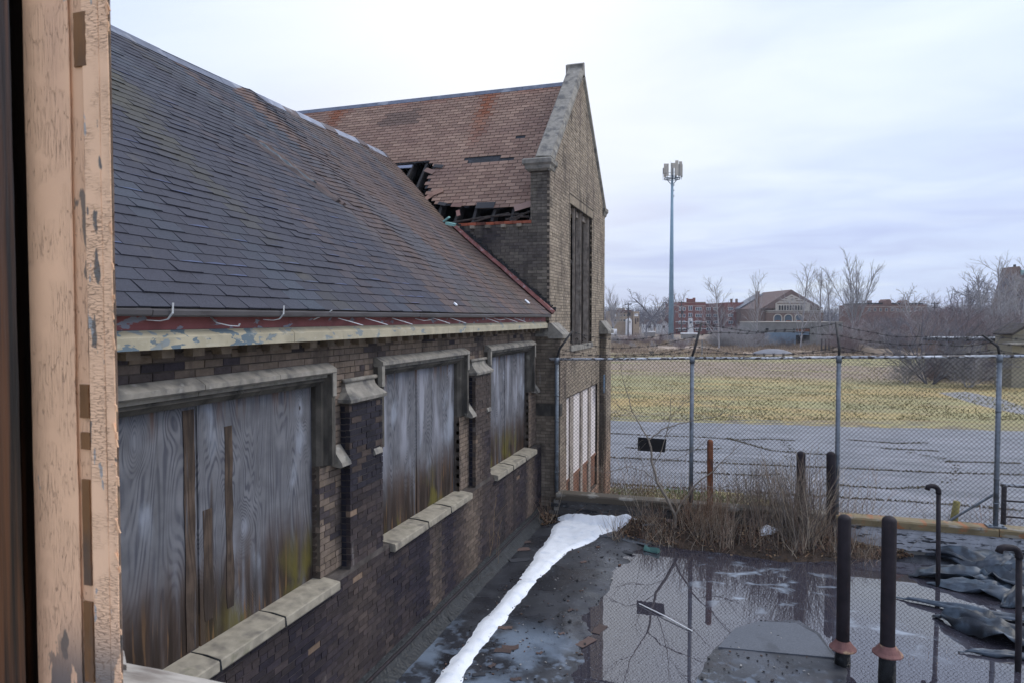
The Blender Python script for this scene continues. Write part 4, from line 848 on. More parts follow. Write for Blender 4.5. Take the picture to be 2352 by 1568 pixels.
for i in range(n + 1):
    x = -.95 + 1.5 * i / n; e = .002 * nz3(x * 20) + .001 * nz3(x * 70, 3); rings.append([(x, .30, sz + .012), (x, .735 + e, sz), (x, .745 + e, sz - .006), (x, .745 + e, sz - .035), (x, .30, sz - .035)])
mb.loft(rings); mb.build('window_sill', M['grey_wood'], fr)
# ================================================================== PIPES
def vent(px_top, py_top, px_b, py_b, wpx, m, label, name='vent_pipe', collar=None, group=None):
    b = P(px_b, py_b, Z=0); d = (b - CAM).dot(FW); r = wpx / FPX * d / 2; tp_ = P(px_top, py_top, pl=(b, FH)); h = tp_.z
    root = empty(name, (b.x, b.y, 0), 0, label, 'vent pipe', group); lean = (tp_.x - b.x)
    mb = MB(); n = 16; rings = []
    for z, k in ((-.04, 1), (h * .3, 1), (h * .6, 1), (h - r * .75, 1), (h - r * .42, .86), (h - r * .14, .55), (h, .12)):
        rings.append([(b.x + lean * max(0, z) / h + r * k * math.cos(6.283 * i / n), b.y + r * k * math.sin(6.283 * i / n), z) for i in range(n)])
    mb.loft(rings); mb.build('pipe', m, root, smooth=True)
    if collar:
        cz = P(px_b, collar, pl=(b, FH)).z; R = r * 2.05; mb = MB(); rings = []
        for z, k in ((cz - .006, .0), (cz, R), (cz + .012, R * .99), (cz + .035, R * .82), (cz + .075, r * 1.25), (cz + .10, r * 1.02), (cz + .085, r * .8)):
            rings.append([(b.x + (k + .004 * nz3(i * .9, 1)) * math.cos(6.283 * i / 24), b.y + k * math.sin(6.283 * i / 24), z + .006 * nz3(i * .7, 5) * (k > r * 1.3)) for i in range(24)])
        mb.loft(rings[1:]); mb.build('rain_collar', M['collar'], root)
        mb = MB(); mb.loft([[(b.x + r * q * math.cos(6.283 * i / 16), b.y + r * q * math.sin(6.283 * i / 16), z) for i in range(16)] for z, q in ((-.04, 1.22), (cz * .9, 1.14), (cz + .01, 1.1))]); mb.build('pipe_sleeve', M['tar'], root, smooth=True)
    return root
vent(1940, 1180, 1935, 1524, 28.5, M['rust_pipe'], 'thick dark vent pipe with faded red collar at the tip of the dry patch', collar=1488)
vent(2043, 1183, 2037, 1572, 31.5, M['rust_pipe'], 'thick dark vent pipe with pink collar standing in open water', collar=1500)
vent(1840, 1035, 1840, 1252, 19.5, M['rust_pipe'], 'black capped vent pipe rising from the middle of the tall dry weeds')
vent(1909, 1036, 1909, 1250, 20, M['rust_pipe'], 'black capped vent pipe directly in front of a fence post')
vent(1631, 1008, 1631, 1222, 13.5, M['rust_red'], 'thin orange rusted vent pipe beside the bare sapling')
def goose(pts, bx, by, wpx, label):
    b = P(bx, by, Z=0); d = (b - CAM).dot(FW); r = wpx / FPX * d / 2; q = [P(x, y, pl=(b, FH)) for x, y in pts]
    root = empty('gooseneck_pipe', (b.x, b.y, 0), 0, label, 'pipe', 'bent steel pipes standing on the roof')
    top = q[0]; elb = q[1]; end = q[2]; tip = q[3]
    mb = MB(); mb.tube([(b.x, b.y, -.04), (b.x, b.y, .3), (elb.x, elb.y, elb.z - r * 3)], r, 12); mb.build('standpipe', M['rust_pipe'], root, smooth=True)
    arc = [Vector((elb.x, elb.y, elb.z - r * 3.4))] + [elb + (end - elb).normalized() * r * 2.4 * (1 - math.cos(t)) - Vector((0, 0, r * 2.4 * (1 - math.sin(t)))) for t in (0, .4, .8, 1.2, 1.57)] + [end + (elb - end).normalized() * r * 1.5, end - Vector((0, 0, r * .5)), tip]
    mb = MB(); mb.tube(arc, [r * 1.25] * 2 + [r * 1.18] * (len(arc) - 3) + [r * 1.25], 12); mb.build('elbow', M['rust_pipe'], root, smooth=True)
goose([(2158, 1117), (2156, 1117), (2132, 1114), (2130, 1124)], 2154, 1345, 9.5, 'slim dark pipe with hooked top standing beside the torn roofing')
goose([(2340, 1260), (2341, 1259), (2298, 1255), (2294, 1268)], 2338, 1540, 13, 'dark hooked pipe at the right edge in front of the torn roofing')
# ================================================================== FENCE
FYc = 12.88
fence = empty('chain_link_fence', (.5, FYc, .5), 0, 'chain link fence with galvanised posts and sagging barbed wire above the parapet', 'fence')
rail_z = lambda x: 3.105 + (x + 3.28) * .0248
posts = [P(1279, 826, Y=FYc).x, P(1590, 824, Y=FYc).x, P(1927, 822, Y=FYc).x, P(2296, 820, Y=FYc).x, 6.9]
for i, x in enumerate(posts):
    r = .038; mb = MB(); mb.tube([(x, FYc, .50), (x, FYc, 1.5), (x, FYc, rail_z(x) - .03)], r, 12); mb.build('fence_post', M['galv'], fence, smooth=True)
    mb = MB(); mb.tube([(x, FYc, rail_z(x) - .09), (x, FYc, rail_z(x) + .03)], r * 1.25, 12); mb.build('post_cap', M['galv'], fence, smooth=True)
    if i in (0, 3):
        mb = MB()
        for z in (.9, 1.3, 1.9, 2.4): mb.tube([(x, FYc, z - .012), (x, FYc, z + .012)], r * 1.18, 10)
        mb.build('tension_band', M['galv'], fence, smooth=True)
    if i == 3: mb = MB(); mb.box((x - .13, FYc - .1, .515), (x + .13, FYc + .1, .535)); mb.tube([(x - .09, FYc - .05, .535), (x - .09, FYc - .05, .56)], .02, 6); mb.tube([(x + .09, FYc - .05, .535), (x + .09, FYc - .05, .56)], .02, 6); mb.build('base_plate', M['galv'], fence)
for a, b in zip([-3.42] + posts[1:], posts[1:] + [8.8]):
    if b <= a: continue
    mb = MB(); mb.tube([(a + .004, FYc, rail_z(a) + .0), ((a + b) / 2, FYc, rail_z((a + b) / 2) - .008), (b - .004, FYc, rail_z(b))], .025, 10); mb.build('top_rail', M['rail'], fence, smooth=True)
segs = []; dw = .0362; x = -3.24; i = 0
while x < 8.6:
    zt = rail_z(x) - .01; n = int((zt - .54) / dw); pz = zt
    for k in range(n):
        xa = x + (0 if (k + i) % 2 == 0 else dw); xb = x + (dw if (k + i) % 2 == 0 else 0); ya = FYc - .028 + (.004 if k % 2 else 0); sag = .012 * nz3(x * .8, pz)
        segs.append((xa, ya + sag, pz, xb, ya + sag + .003, pz - dw, .0026, .0026)); pz -= dw
    x += dw; i += 1
link('wire_mesh', seg_mesh('wire_mesh', segs, M['wire'], 3), fence)
arms = [((1279, 822), (1286, 800), (1312, 760)), ((1590, 818), (1597, 795), (1611, 742)), ((1927, 818), (1928, 800), (1925, 744)), ((2296, 816), (2292, 795), (2262, 770))]
apts = []
for i, a in enumerate(arms):
    q = [P(*t, Y=FYc) for t in a]; q[2] += Vector((0, .12, 0)) if i != 2 else Vector((0, .3, .02)); mb = MB(); mb.tube(q, [.02, .024, .018], 7); mb.build('barb_arm', M['wire'], fence, smooth=True); apts.append([q[0].lerp(q[2], t) for t in (.3, .62, .97)] + [q[0].lerp(q[2], .15)])
apts.append([p + Vector((2.8, 0, .1)) for p in apts[-1]])
for s in range(len(apts) - 1):
    for w in range(4):
        a, b = apts[s][w], apts[s + 1][w]; n = 30; sag = (.16, .10, .13, .05)[w] * (1.7 if s == 0 and w in (1, 2) else 1) * (-.6 if (s == 1 and w == 1) else 1); pts = []
        for k in range(n + 1):
            t = k / n; p = a.lerp(b, t); p = p + Vector((0, .03 * nz3(t * 5, w, s), -sag * 4 * t * (1 - t) + .035 * nz3(t * 4, w * 3, s * 5))); pts.append(p)
        sg = [(*pts[k], *pts[k + 1], .0042, .0042) for k in range(n)]
        for k in range(1, n, 1):
            p = pts[k]
            if k % 2: sg += [(p.x - .02, p.y, p.z - .02, p.x + .02, p.y, p.z + .02, .0038, .0038), (p.x + .014, p.y, p.z - .022, p.x - .014, p.y, p.z + .022, .0038, .0038)]
        link('barbed_strand', seg_mesh('barbed_strand', sg, M['wire'], 4), fence)
sp = [P(x, y, Y=FYc - .06) for x, y in ((1465, 1034), (1527, 1038), (1531, 1008), (1465, 1003))]
mb = MB(); mb.add(sp + [p + Vector((0, .006, 0)) for p in sp], BOXF); mb.build('sign_board', M['sign'], label='blank black sign board wired to the fence behind the bare sapling', cat='sign')
# post stump, brace and low gate beyond the fence
g0 = P(1838 + 60, 1190, Y=14.2)
p = P(1965 * .9408 + 0, 1190, Y=14.0)
q = P(1963 + 350 - 10, 1120, Y=15.0)
c = P(1970 + 330, 1112, Y=15)
gate = empty('low_gate', (c.x, 15, GZ), 0, 'low rusty tube gate behind the fence at the right edge', 'gate')
ga, gb = P(2298, 1112, Y=15), P(2352, 1118, Y=15)
mb = MB(); mb.tube([(ga.x, 15, ga.z), (ga.x + 3, 15, ga.z - .02)], .035, 8); mb.build('top_bar', M['rail'], gate, smooth=True)
for dx_ in (.06, .55, 1.1, 1.7): mb = MB(); mb.tube([(ga.x + dx_, 15, GZ), (ga.x + dx_, 15, ga.z - .03)], .045 if dx_ < .1 else .03, 8); mb.build('upright_bar', M['rust_pipe'], gate, smooth=True)
for zz in (.3, .6): mb = MB(); mb.tube([(ga.x + .06, 15, ga.z - zz), (ga.x + 2.4, 15, ga.z - zz)], .018, 6); mb.build('mid_bar', M['rust_pipe'], gate)
b0, b1 = P(2172, 1200, Y=13.2), P(2290, 1130, Y=13.2); mb = MB(); mb.tube([b0 - (b1 - b0) * .3, b1], .022, 8); mb.build('fence_brace', M['galv'], label='slanting grey brace pipe behind the right fence post', cat='pipe')
b = P(2190, 1200, Y=14.6); t = P(2198, 1150, Y=14.6); mb = MB(); mb.tube([(b.x - .02, 14.6, GZ), (b.x, 14.6, b.z), (t.x, 14.6, t.z)], [.07, .07, .06], 8); mb.build('yellow_post', M['yellow'], label='short mossy yellow post leaning behind the fence on the grass verge', cat='post', smooth=True)
# ================================================================== SNOW, LITTER, TORN ROOFING
def hfield(name, poly, zf, m, step, pad=.1, **k):
    xs = [p[0] for p in poly]; ys = [p[1] for p in poly]; x0, x1, y0, y1 = min(xs) - pad, max(xs) + pad, min(ys) - pad, max(ys) + pad
    nx, ny = int((x1 - x0) / step) + 1, int((y1 - y0) / step) + 1; idx = {}; V = []; F = []
    for j in range(ny):
        for i in range(nx):
            x, y = x0 + i * step, y0 + j * step; d = -sdist(x, y, poly)
            if d > -pad: idx[i, j] = len(V); V.append((x, y, zf(x, y, d)))
    for (i, j), a in idx.items():
        if all(q in idx for q in ((i + 1, j), (i + 1, j + 1), (i, j + 1))): F.append((a, idx[i + 1, j], idx[i + 1, j + 1], idx[i, j + 1]))
    return tag(link(name, np_mesh(name, np.array(V), np.array(F), m, smooth=True)), **k)
zpoly = lambda pts, z=0: [tuple(P(x, y, Z=z)[:2]) for x, y in pts]
snow_poly = zpoly([(880, 1760), (985, 1568), (1045, 1490), (1095, 1425), (1180, 1335), (1235, 1255), (1268, 1205), (1302, 1176), (1345, 1190), (1418, 1196), (1445, 1184), (1492, 1196), (1488, 1210), (1410, 1218), (1365, 1240), (1318, 1262), (1282, 1290), (1230, 1345), (1200, 1378), (1186, 1392), (1150, 1440), (1110, 1500), (1064, 1568), (980, 1760)], .05)
def snz(x, y, d):
    g = max(0, bz(x, y, -sdist(x, y, bank)) if sdist(x, y, bank) < 0 else 0); d += .045 * fbm(x * 1.7, y * 1.7, 2) + .006 * fbm(x * 9, y * 9, 5); return g + .012 + max(-.05, min(.065, d * .5)) * (1 if d < 0 else 1) * (.85 + .3 * fbm(x * 1.6, y * 1.6, 9)) + .006 * fbm(x * 7, y * 7, 4) * (d > 0)
bank = [(-3.62, 12.78), (-3.62, 12.1), (-3.2, 12.55), (-2.3, 12.35), (-1.6, 12.0), (-.8, 11.75), (.0, 11.75), (.8, 11.6), (1.6, 11.9), (2.4, 12.45), (2.8, 12.78)]
def bz(x, y, d): k = max(0, (y - 11.9) / .9); return -.01 + max(-.05, min(.05 + .45 * k * max(0, min(1, (2.3 - x) / 1.2)), d * .8)) + .03 * fbm(x * 5, y * 5, 3)
hfield('snow_drift', snow_poly, snz, M['snow'], .035, kind='stuff')
for i, pts in enumerate((((1955, 1228), (1990, 1222), (2060, 1230), (2150, 1240), (2160, 1252), (2060, 1252), (1960, 1246)), ((1880, 1238), (1915, 1232), (1930, 1242), (1890, 1248)), ((1745, 1238), (1780, 1232), (1790, 1245), (1750, 1248)), ((2335, 1232), (2400, 1232), (2400, 1242), (2335, 1242)), ((1650, 1216), (1672, 1214), (1676, 1222), (1652, 1224)))):
    hfield('snow_patch', zpoly(pts, .06), lambda x, y, d: .02 + (bz(x, y, -sdist(x, y, bank)) if sdist(x, y, bank) < 0 else .02) + max(-.08, min(.05, (d + .03 * fbm(x * 8, y * 8, i)) * .6)), M['snow'], .04, kind='stuff')
hfield('soil_bank', bank, bz, M['soil'], .05, kind='structure')
def bank_z(x, y): d = -sdist(x, y, bank); return bz(x, y, d) if d > 0 else roofz(x, y)
# fallen leaves, twigs and crumbs of roofing
mbv, mbc = MB(), MB()
for i in range(5200):
    x = rnd(-3.5, 2.9); y = 12.75 - abs(random.gauss(0, .42)); 
    if y < 11.2 or sdist(x, y, bank) > .12 or inpoly(x, y, snow_poly) and random.random() < .93: continue
    z = bank_z(x, y) + rnd(.005, .03); s = rnd(.015, .04); a = rnd(0, 6.28); t = rnd(-.7, .7); c_, s_ = math.cos(a) * s, math.sin(a) * s
    p = Vector((x, y, z)); u = Vector((c_, s_, s * t)); v = Vector((-s_, c_, s * rnd(-.5, .5))) * .55; col = tone(random.choice([(.14, .075, .04), (.2, .12, .07), (.085, .05, .035), (.26, .18, .11), (.05, .04, .035)]), rnd(.7, 1.2))
    mbv.add([p - u, p + v + Vector((0, 0, s * .3)), p + u, p - v + Vector((0, 0, s * .3))], [(0, 1, 2), (0, 2, 3)], col)
mbv.build('leaf_litter', M['leaf'], kind='stuff')
for i in range(2000):
    x = rnd(-3.1, 1.0); y = rnd(3.5, 12.2); z = roofz(x, y) + .006
    if z < .004: continue
    s = rnd(.004, .014) * (2.2 if random.random() < .08 else 1); a = rnd(0, 3.14); mbc.obox((x, y, z + .002), (math.cos(a) * s, math.sin(a) * s, 0), (-math.sin(a) * s * .5, math.cos(a) * s * .5, 0), (0, 0, s * .25), random.choice([(.05, .04, .04), (.28, .27, .26), (.12, .07, .05), (.02, .02, .022), (.02, .02, .022)]))
mbc.build('grit', M['leaf'], kind='stuff')
# loose shingles lying on the flat roof
LS = 'scraps of shingle blown onto the flat roof'
spots = [(1205, 1245, .11, .5), (1195, 1262, .16, .55), (1192, 1285, .16, .6), (1155, 1495, .10, .1), (1172, 1486, .10, .3), (1160, 1442, .09, .2), (1125, 1440, .08, 1.1), (1275, 1195, .14, .8), (1300, 1186, .13, .2), (1250, 1190, .12, 1.3), (905, 1538, .12, .9), (1010, 1480, .05, .6), (1340, 1290, .06, 1), (1380, 1230, .22, -.1), (1460, 1245, .25, -.35), (1500, 1228, .2, .5), (1520, 1215, .22, -.2),
         (1440, 1265, .13, -.5), (1345, 1470, .14, 1.2), (1378, 1440, .13, 1.4), (1550, 1228, .16, .4), (1100, 1550, .07, .5), (1130, 1528, .05, 1.2), (1185, 1560, .06, .3), (1240, 1500, .04, .8), (1290, 1455, .04, .2), (1310, 1400, .05, 1.0), (1265, 1390, .04, .3)]
LBL = {0: 'brown shingle scrap lying nearest the wall left of the snow', 10: 'curved brown shingle scrap by the wall foot at the bottom', 13: 'long dark strip of shingle beside the snow tip', 14: 'long blue grey strip of roofing beside the leaf litter'}
for i, (px, py, s, an) in enumerate(spots):
    p = P(px, py, Z=.03); zz = max(bank_z(p.x, p.y), roofz(p.x, p.y), -.004) + .006; mb = MB(); col = random.choice([(.085, .058, .052), (.07, .05, .046), (.04, .042, .05), (.11, .075, .066)]) if i not in (13, 14, 15) else (.075, .085, .10)
    c_, s_ = math.cos(an), math.sin(an); n = 5; rings = []; asp = .45 if s < .2 else .18
    for k in range(n):
        t = -1 + 2 * k / (n - 1); h = .05 * s * t * t * rnd(.2, .8); w = s * asp * rnd(.75, 1.1); sk = rnd(-.02, .02)
        rings.append([(p.x + c_ * t * s - s_ * (j * w + sk), p.y + s_ * t * s + c_ * (j * w + sk), zz + h + e + .002 * j) for j, e in ((-1, 0), (1, 0), (1, .004), (-1, .004))])
    mb.loft(rings, col); mb.build('loose_shingle', M['slate'], label=LBL.get(i, 'small torn scrap of shingle lying on the wet flat roof'), cat='shingle', group=LS)
mb = MB(); p = P(1010, 1423, Z=.05); 
b = P(1165 * .9408 / .9408, 1200, Z=.03)
for nm, m_, px, py, sz_, an, lb, ct in (('metal_scrap', 'green_scrap', 1497, 1262, (.13, .05, .03), -.4, 'crumpled green metal scrap at the left edge of the puddle', 'scrap'), ('brick_piece', 'tar', 1022, 1424, (.09, .04, .03), .2, 'black broken block beside the snow near the wall foot', 'block'), ('wood_scrap', 'old_wood', 1050, 1532, (.07, .025, .015), -.2, 'short brown wood scrap left of the snow strip', 'wood')):
    p = P(px, py, Z=.03); mb = MB(); ax = Vector((math.cos(an), math.sin(an), 0)); ay = Vector((-ax.y, ax.x, 0)); rings = []
    for k in range(5):
        t = -1 + k / 2; c = p + ax * t * sz_[0]; rings.append([(c + ay * sz_[1] * j * rnd(.7, 1.2) + Vector((0, 0, h * sz_[2] * rnd(.6, 1.6) - .02)))[:] for j, h in ((-1, 0), (1, 0), (1, 1), (.1, 1.9), (-1, .8))])
    mb.loft(rings); mb.build(nm, M[m_], label=lb, cat=ct)
a, b = P(1468, 1385, Z=.012), P(1590, 1448, Z=.012); mb = MB(); mb.tube([a, (a + b) / 2 + Vector((0, 0, .012)), b], .008, 6); mb.build('white_stick', M['far_white'], label='thin white stick lying across the puddle', cat='stick')
# torn membrane sheets heaped on the right
def torn(px, py, L_, w, an, hh, sd, label, dark=1.):
    c = P(px, py, Z=.03); n, m_ = 40, 14; V = []; rs = random.Random(sd); ax = Vector((math.cos(an), math.sin(an), 0)); ay = Vector((-ax.y, ax.x, 0)); bend = rs.uniform(-.25, .25)
    for i in range(n + 1):
        t = i / n; ww = w * (math.sin(min(1, t * 1.35 + .02) * 1.57) ** .9) * (1 - .75 * max(0, t - .72) / .28) * (1 + .25 * nz3(t * 3, sd)); 
        for j in range(m_ + 1):
            s = j / m_ * 2 - 1; q = c + ax * ((t - .5) * L_) + ay * (s * ww / 2 + bend * L_ * (t - .5) ** 2 + .03 * nz3(t * 6, s, sd))
            fold = 1.1 - min(1.1, abs(nz3(t * 1.5 + sd, s * 1.3, 2)) * 3.6) + .22 * (1 - min(1, abs(nz3(t * 4, s * 3 + sd, 7)) * 3)); lift = hh * (fold * math.sin(t * 3.1) ** .5 + .35 * (1 - abs(s)) )
            V.append((q.x, q.y, -.012 + lift * (1 - .6 * (t < .08)) + .02))
    F = [(i * (m_ + 1) + j, (i + 1) * (m_ + 1) + j, (i + 1) * (m_ + 1) + j + 1, i * (m_ + 1) + j + 1) for i in range(n) for j in range(m_)]
    o = link('torn_sheet', np_mesh('torn_sheet', np.array(V), np.array(F), M['rubber'], np.full((len(F), 3), dark), smooth=False)); md = o.modifiers.new('s', 'SOLIDIFY'); md.thickness = .006
    tag(o, label, 'roofing sheet', 'torn sheets of roofing membrane at the right')
A_ = 'torn rubbery roofing sheet crumpled in the heap at the right'
for i, t in enumerate(((2200, 1325, 1.35, .55, .05, .16, 'pointed torn roofing sheet reaching left behind the slim hooked pipe'), (2270, 1295, 1.7, .6, -.35, .2, A_), (2330, 1310, 1.5, .7, .25, .22, A_), (2250, 1262, 1.5, .45, -.15, .14, A_), (2340, 1275, 1.4, .5, .3, .16, A_), (2330, 1345, 1.3, .6, -.5, .22, A_),
                       (2270, 1358, 1.5, .5, -.2, .13, 'flat torn roofing sheet lying on the water just below the heap'), (2240, 1405, 1.9, .22, -.22, .07, 'long narrow roofing strip trailing across the water'), (2270, 1450, 1.25, .62, -.55, .2, 'big dark curled roofing sheet low in the water at the right'), (2300, 1500, .9, .14, .08, .05, 'thin sliver of roofing sheet on the water beneath the big curled one'), (2365, 1380, 1.0, .5, .6, .2, A_), (2300, 1255, 1.2, .35, -.5, .2, A_), (2215, 1290, .9, .35, -.6, .1, A_), (2390, 1330, 1.3, .9, .1, .3, A_))):
    torn(*t[:5], t[5] * .85, i * 3.7 + 1, t[6], dark=(1.0, .8, 1.3, .7, 1.1, .9, 1.5, 1.7, .6, 1.6, 1, .7, 1.2, 1)[i])
# ================================================================== NEAR VEGETATION
def curve_pts(p, d, L_, n, wob_, rs, up=0.):
    pts = [p]; d = Vector(d).normalized()
    for k in range(n): d = (d + Vector((rs.gauss(0, wob_), rs.gauss(0, wob_), rs.gauss(0, wob_) + up))).normalized(); pts.append(pts[-1] + d * L_ / n)
    return pts, d
def add_curve(segs, cols, pts, r0, r1, col):
    n = len(pts) - 1
    for k in range(n): segs.append((*pts[k], *pts[k + 1], r0 + (r1 - r0) * k / n, r0 + (r1 - r0) * (k + 1) / n)); cols.append(col)
def clump(name, pts_xy, n, h, spread, r, cols_, label, cat='weeds', seed=1, twigs=3, lean=(0, 0), zf=None, kind=None, wob_=.07):
    rs = random.Random(seed); segs, cc = [], []
    for i in range(n):
        bx, by = rs.choice(pts_xy); bx += rs.gauss(0, .09); by += rs.gauss(0, .07); z = (zf or bank_z)(bx, by); a = rs.uniform(0, 6.28); t = abs(rs.gauss(0, spread)); hh = h * rs.uniform(.45, 1.1)
        d = (math.cos(a) * t + lean[0], math.sin(a) * t * .8 + lean[1], 1); c = tone(rs.choice(cols_), rs.uniform(.75, 1.2)); p, dd = curve_pts(Vector((bx, by, z - .02)), d, hh, 6, wob_, rs); add_curve(segs, cc, p, r * rs.uniform(.7, 1.3), r * .35, c)
        for _ in range(twigs):
            k = rs.randint(2, 5); q = p[k]; tt = (p[k] - p[k - 1]).normalized() + Vector((rs.gauss(0, .45), rs.gauss(0, .45), .15)); qq, _d = curve_pts(q, tt, hh * rs.uniform(.12, .3), 3, .15, rs); add_curve(segs, cc, qq, r * .5, r * .25, c)
    root = empty(name, (pts_xy[0][0], pts_xy[0][1], 0), 0, label, cat) if not kind else None
    o = link('stems' if root else name, seg_mesh('stems', segs, M['twig'], 3, cc), root)
    if kind: o['kind'] = kind
    return o
TAN_ = [(.42, .33, .24), (.32, .24, .17), (.5, .42, .32), (.24, .17, .13)]; RED_ = [(.27, .16, .11), (.19, .11, .075), (.34, .23, .15)]; GRY = [(.2, .165, .14), (.14, .115, .10), (.28, .24, .2)]
xy = lambda *pts: [tuple(P(x, y, Z=.02)[:2]) for x, y in pts]
clump('dry_shrub', xy((1838, 1268), (1825, 1262), (1855, 1266), (1870, 1258), (1800, 1256)), 240, 1.45, .46, .0046, TAN_ + GRY, 'large dry shrub fanning up around the middle black vent pipe', seed=2, twigs=3)
clump('dry_shrub', xy((1700, 1225), (1730, 1220), (1760, 1228), (1790, 1225), (1740, 1245)), 230, 1.25, .22, .0042, GRY + TAN_, 'tall upright thicket of dry stems left of the middle vent pipe', seed=3, twigs=3)
clump('dry_shrub', xy((1600, 1240), (1620, 1232), (1575, 1230), (1640, 1238), (1660, 1230)), 240, .8, .45, .0042, RED_ + TAN_[:2], 'low reddish dry weeds at the foot of the rusted pipe', seed=4, twigs=2)
clump('dry_shrub', xy((1905, 1250), (1925, 1246), (1950, 1240), (1890, 1252)), 70, .7, .4, .0036, RED_ + GRY, 'reddish dry weeds between the two black pipes and the tall pipe', seed=5, twigs=2)
clump('dry_reeds', xy((1236, 1165), (1243, 1160), (1250, 1165), (1228, 1172)), 60, .95, .12, .0055, [(.36, .26, .16), (.28, .19, .12), (.42, .33, .22)], 'clump of tan reeds in the corner of hall and wing', seed=6, twigs=0, wob_=.05)
clump('dry_shrub', xy((1665, 1262), (1672, 1262), (1660, 1258)), 16, .9, .13, .0045, [(.36, .28, .21)], 'few pale upright stems at the edge of the puddle', seed=7, twigs=0)
clump('dry_shrub', xy((2040, 1508), (2060, 1506), (2085, 1508), (2120, 1505), (2160, 1502), (2190, 1503)), 60, .10, .5, .002, RED_, 'tiny brown seedlings in a row in the puddle at lower right', seed=8, twigs=1)
clump('dry_weed', xy((1133, 1300), (1136, 1302)), 5, 1.1, .12, .0045, [(.34, .24, .15)], 'single thin dry weed against the dark wall under the third window', seed=9, twigs=3)
clump('dry_weed', xy((1085, 1340), (1090, 1345)), 12, .5, 1.3, .0028, GRY, 'sprawling dead twig at the wall foot left of the snow', seed=10, twigs=3)
clump('thin_twigs', xy((1488, 1290), (1495, 1255)), 6, .7, .3, .003, GRY, 'few thin twigs standing at the right tip of the snow', seed=12, twigs=2)
# mixed low stems on the bank and beyond the parapet
sp_ = [q for q in [(rnd(-3.4, 2.4), rnd(11.8, 12.72)) for _ in range(150)] if sdist(q[0], q[1], snow_poly) > .12]
clump('dry_stems', sp_, 1200, .5, .7, .0032, RED_ + TAN_ + GRY, '', seed=13, twigs=1, kind='stuff')
sp_ = [(rnd(-3.0, -1.0), rnd(13.4, 16.5)) for _ in range(40)] + [(rnd(-1.0, 2.6), rnd(13.3, 15.2)) for _ in range(60)]
clump('brush_beyond_parapet', sp_, 620, 2.1, .25, .0048, RED_ + TAN_ + [(.24, .16, .12), (.3, .2, .15)], '', seed=14, twigs=3, zf=lambda x, y: GZ, kind='stuff')
sp_ = [(rnd(3.6, 6.0), rnd(13.6, 16.5)) for _ in range(30)]
clump('brush_at_gate', sp_, 260, 1.5, .35, .004, RED_ + GRY, '', seed=15, twigs=3, zf=lambda x, y: GZ, kind='stuff')
n = 16000; bs = np.stack([np.random.uniform(-3.4, 9, n), 13.1 + np.random.rand(n) ** .8 * 7.5, np.full(n, GZ)], 1)
lim_ = np.interp(bs[:, 0], [-3.4, .3, 2.2, 5.5, 9], [20.6, 21.0, 19.1, 16.7, 16.0]) + np.random.normal(0, .2, n); bs = bs[bs[:, 1] < lim_]; n = len(bs)
tp = bs + np.stack([np.random.normal(0, .05, n), np.random.normal(0, .05, n), np.random.uniform(.04, .17, n)], 1); g_ = np.array([fbm(x * .6, y * .6, 2) for x, y, z in bs]); k_ = np.clip(g_ * 1.6 + .45 + np.random.normal(0, .2, n), 0, 1)[:, None]
link('verge_grass', blades('verge_grass', bs, tp, np.full(n, .014), M['leaf'], np.array([.27, .22, .11]) * (1 - k_) + np.array([.11, .19, .055]) * k_)).__setitem__('kind', 'stuff')
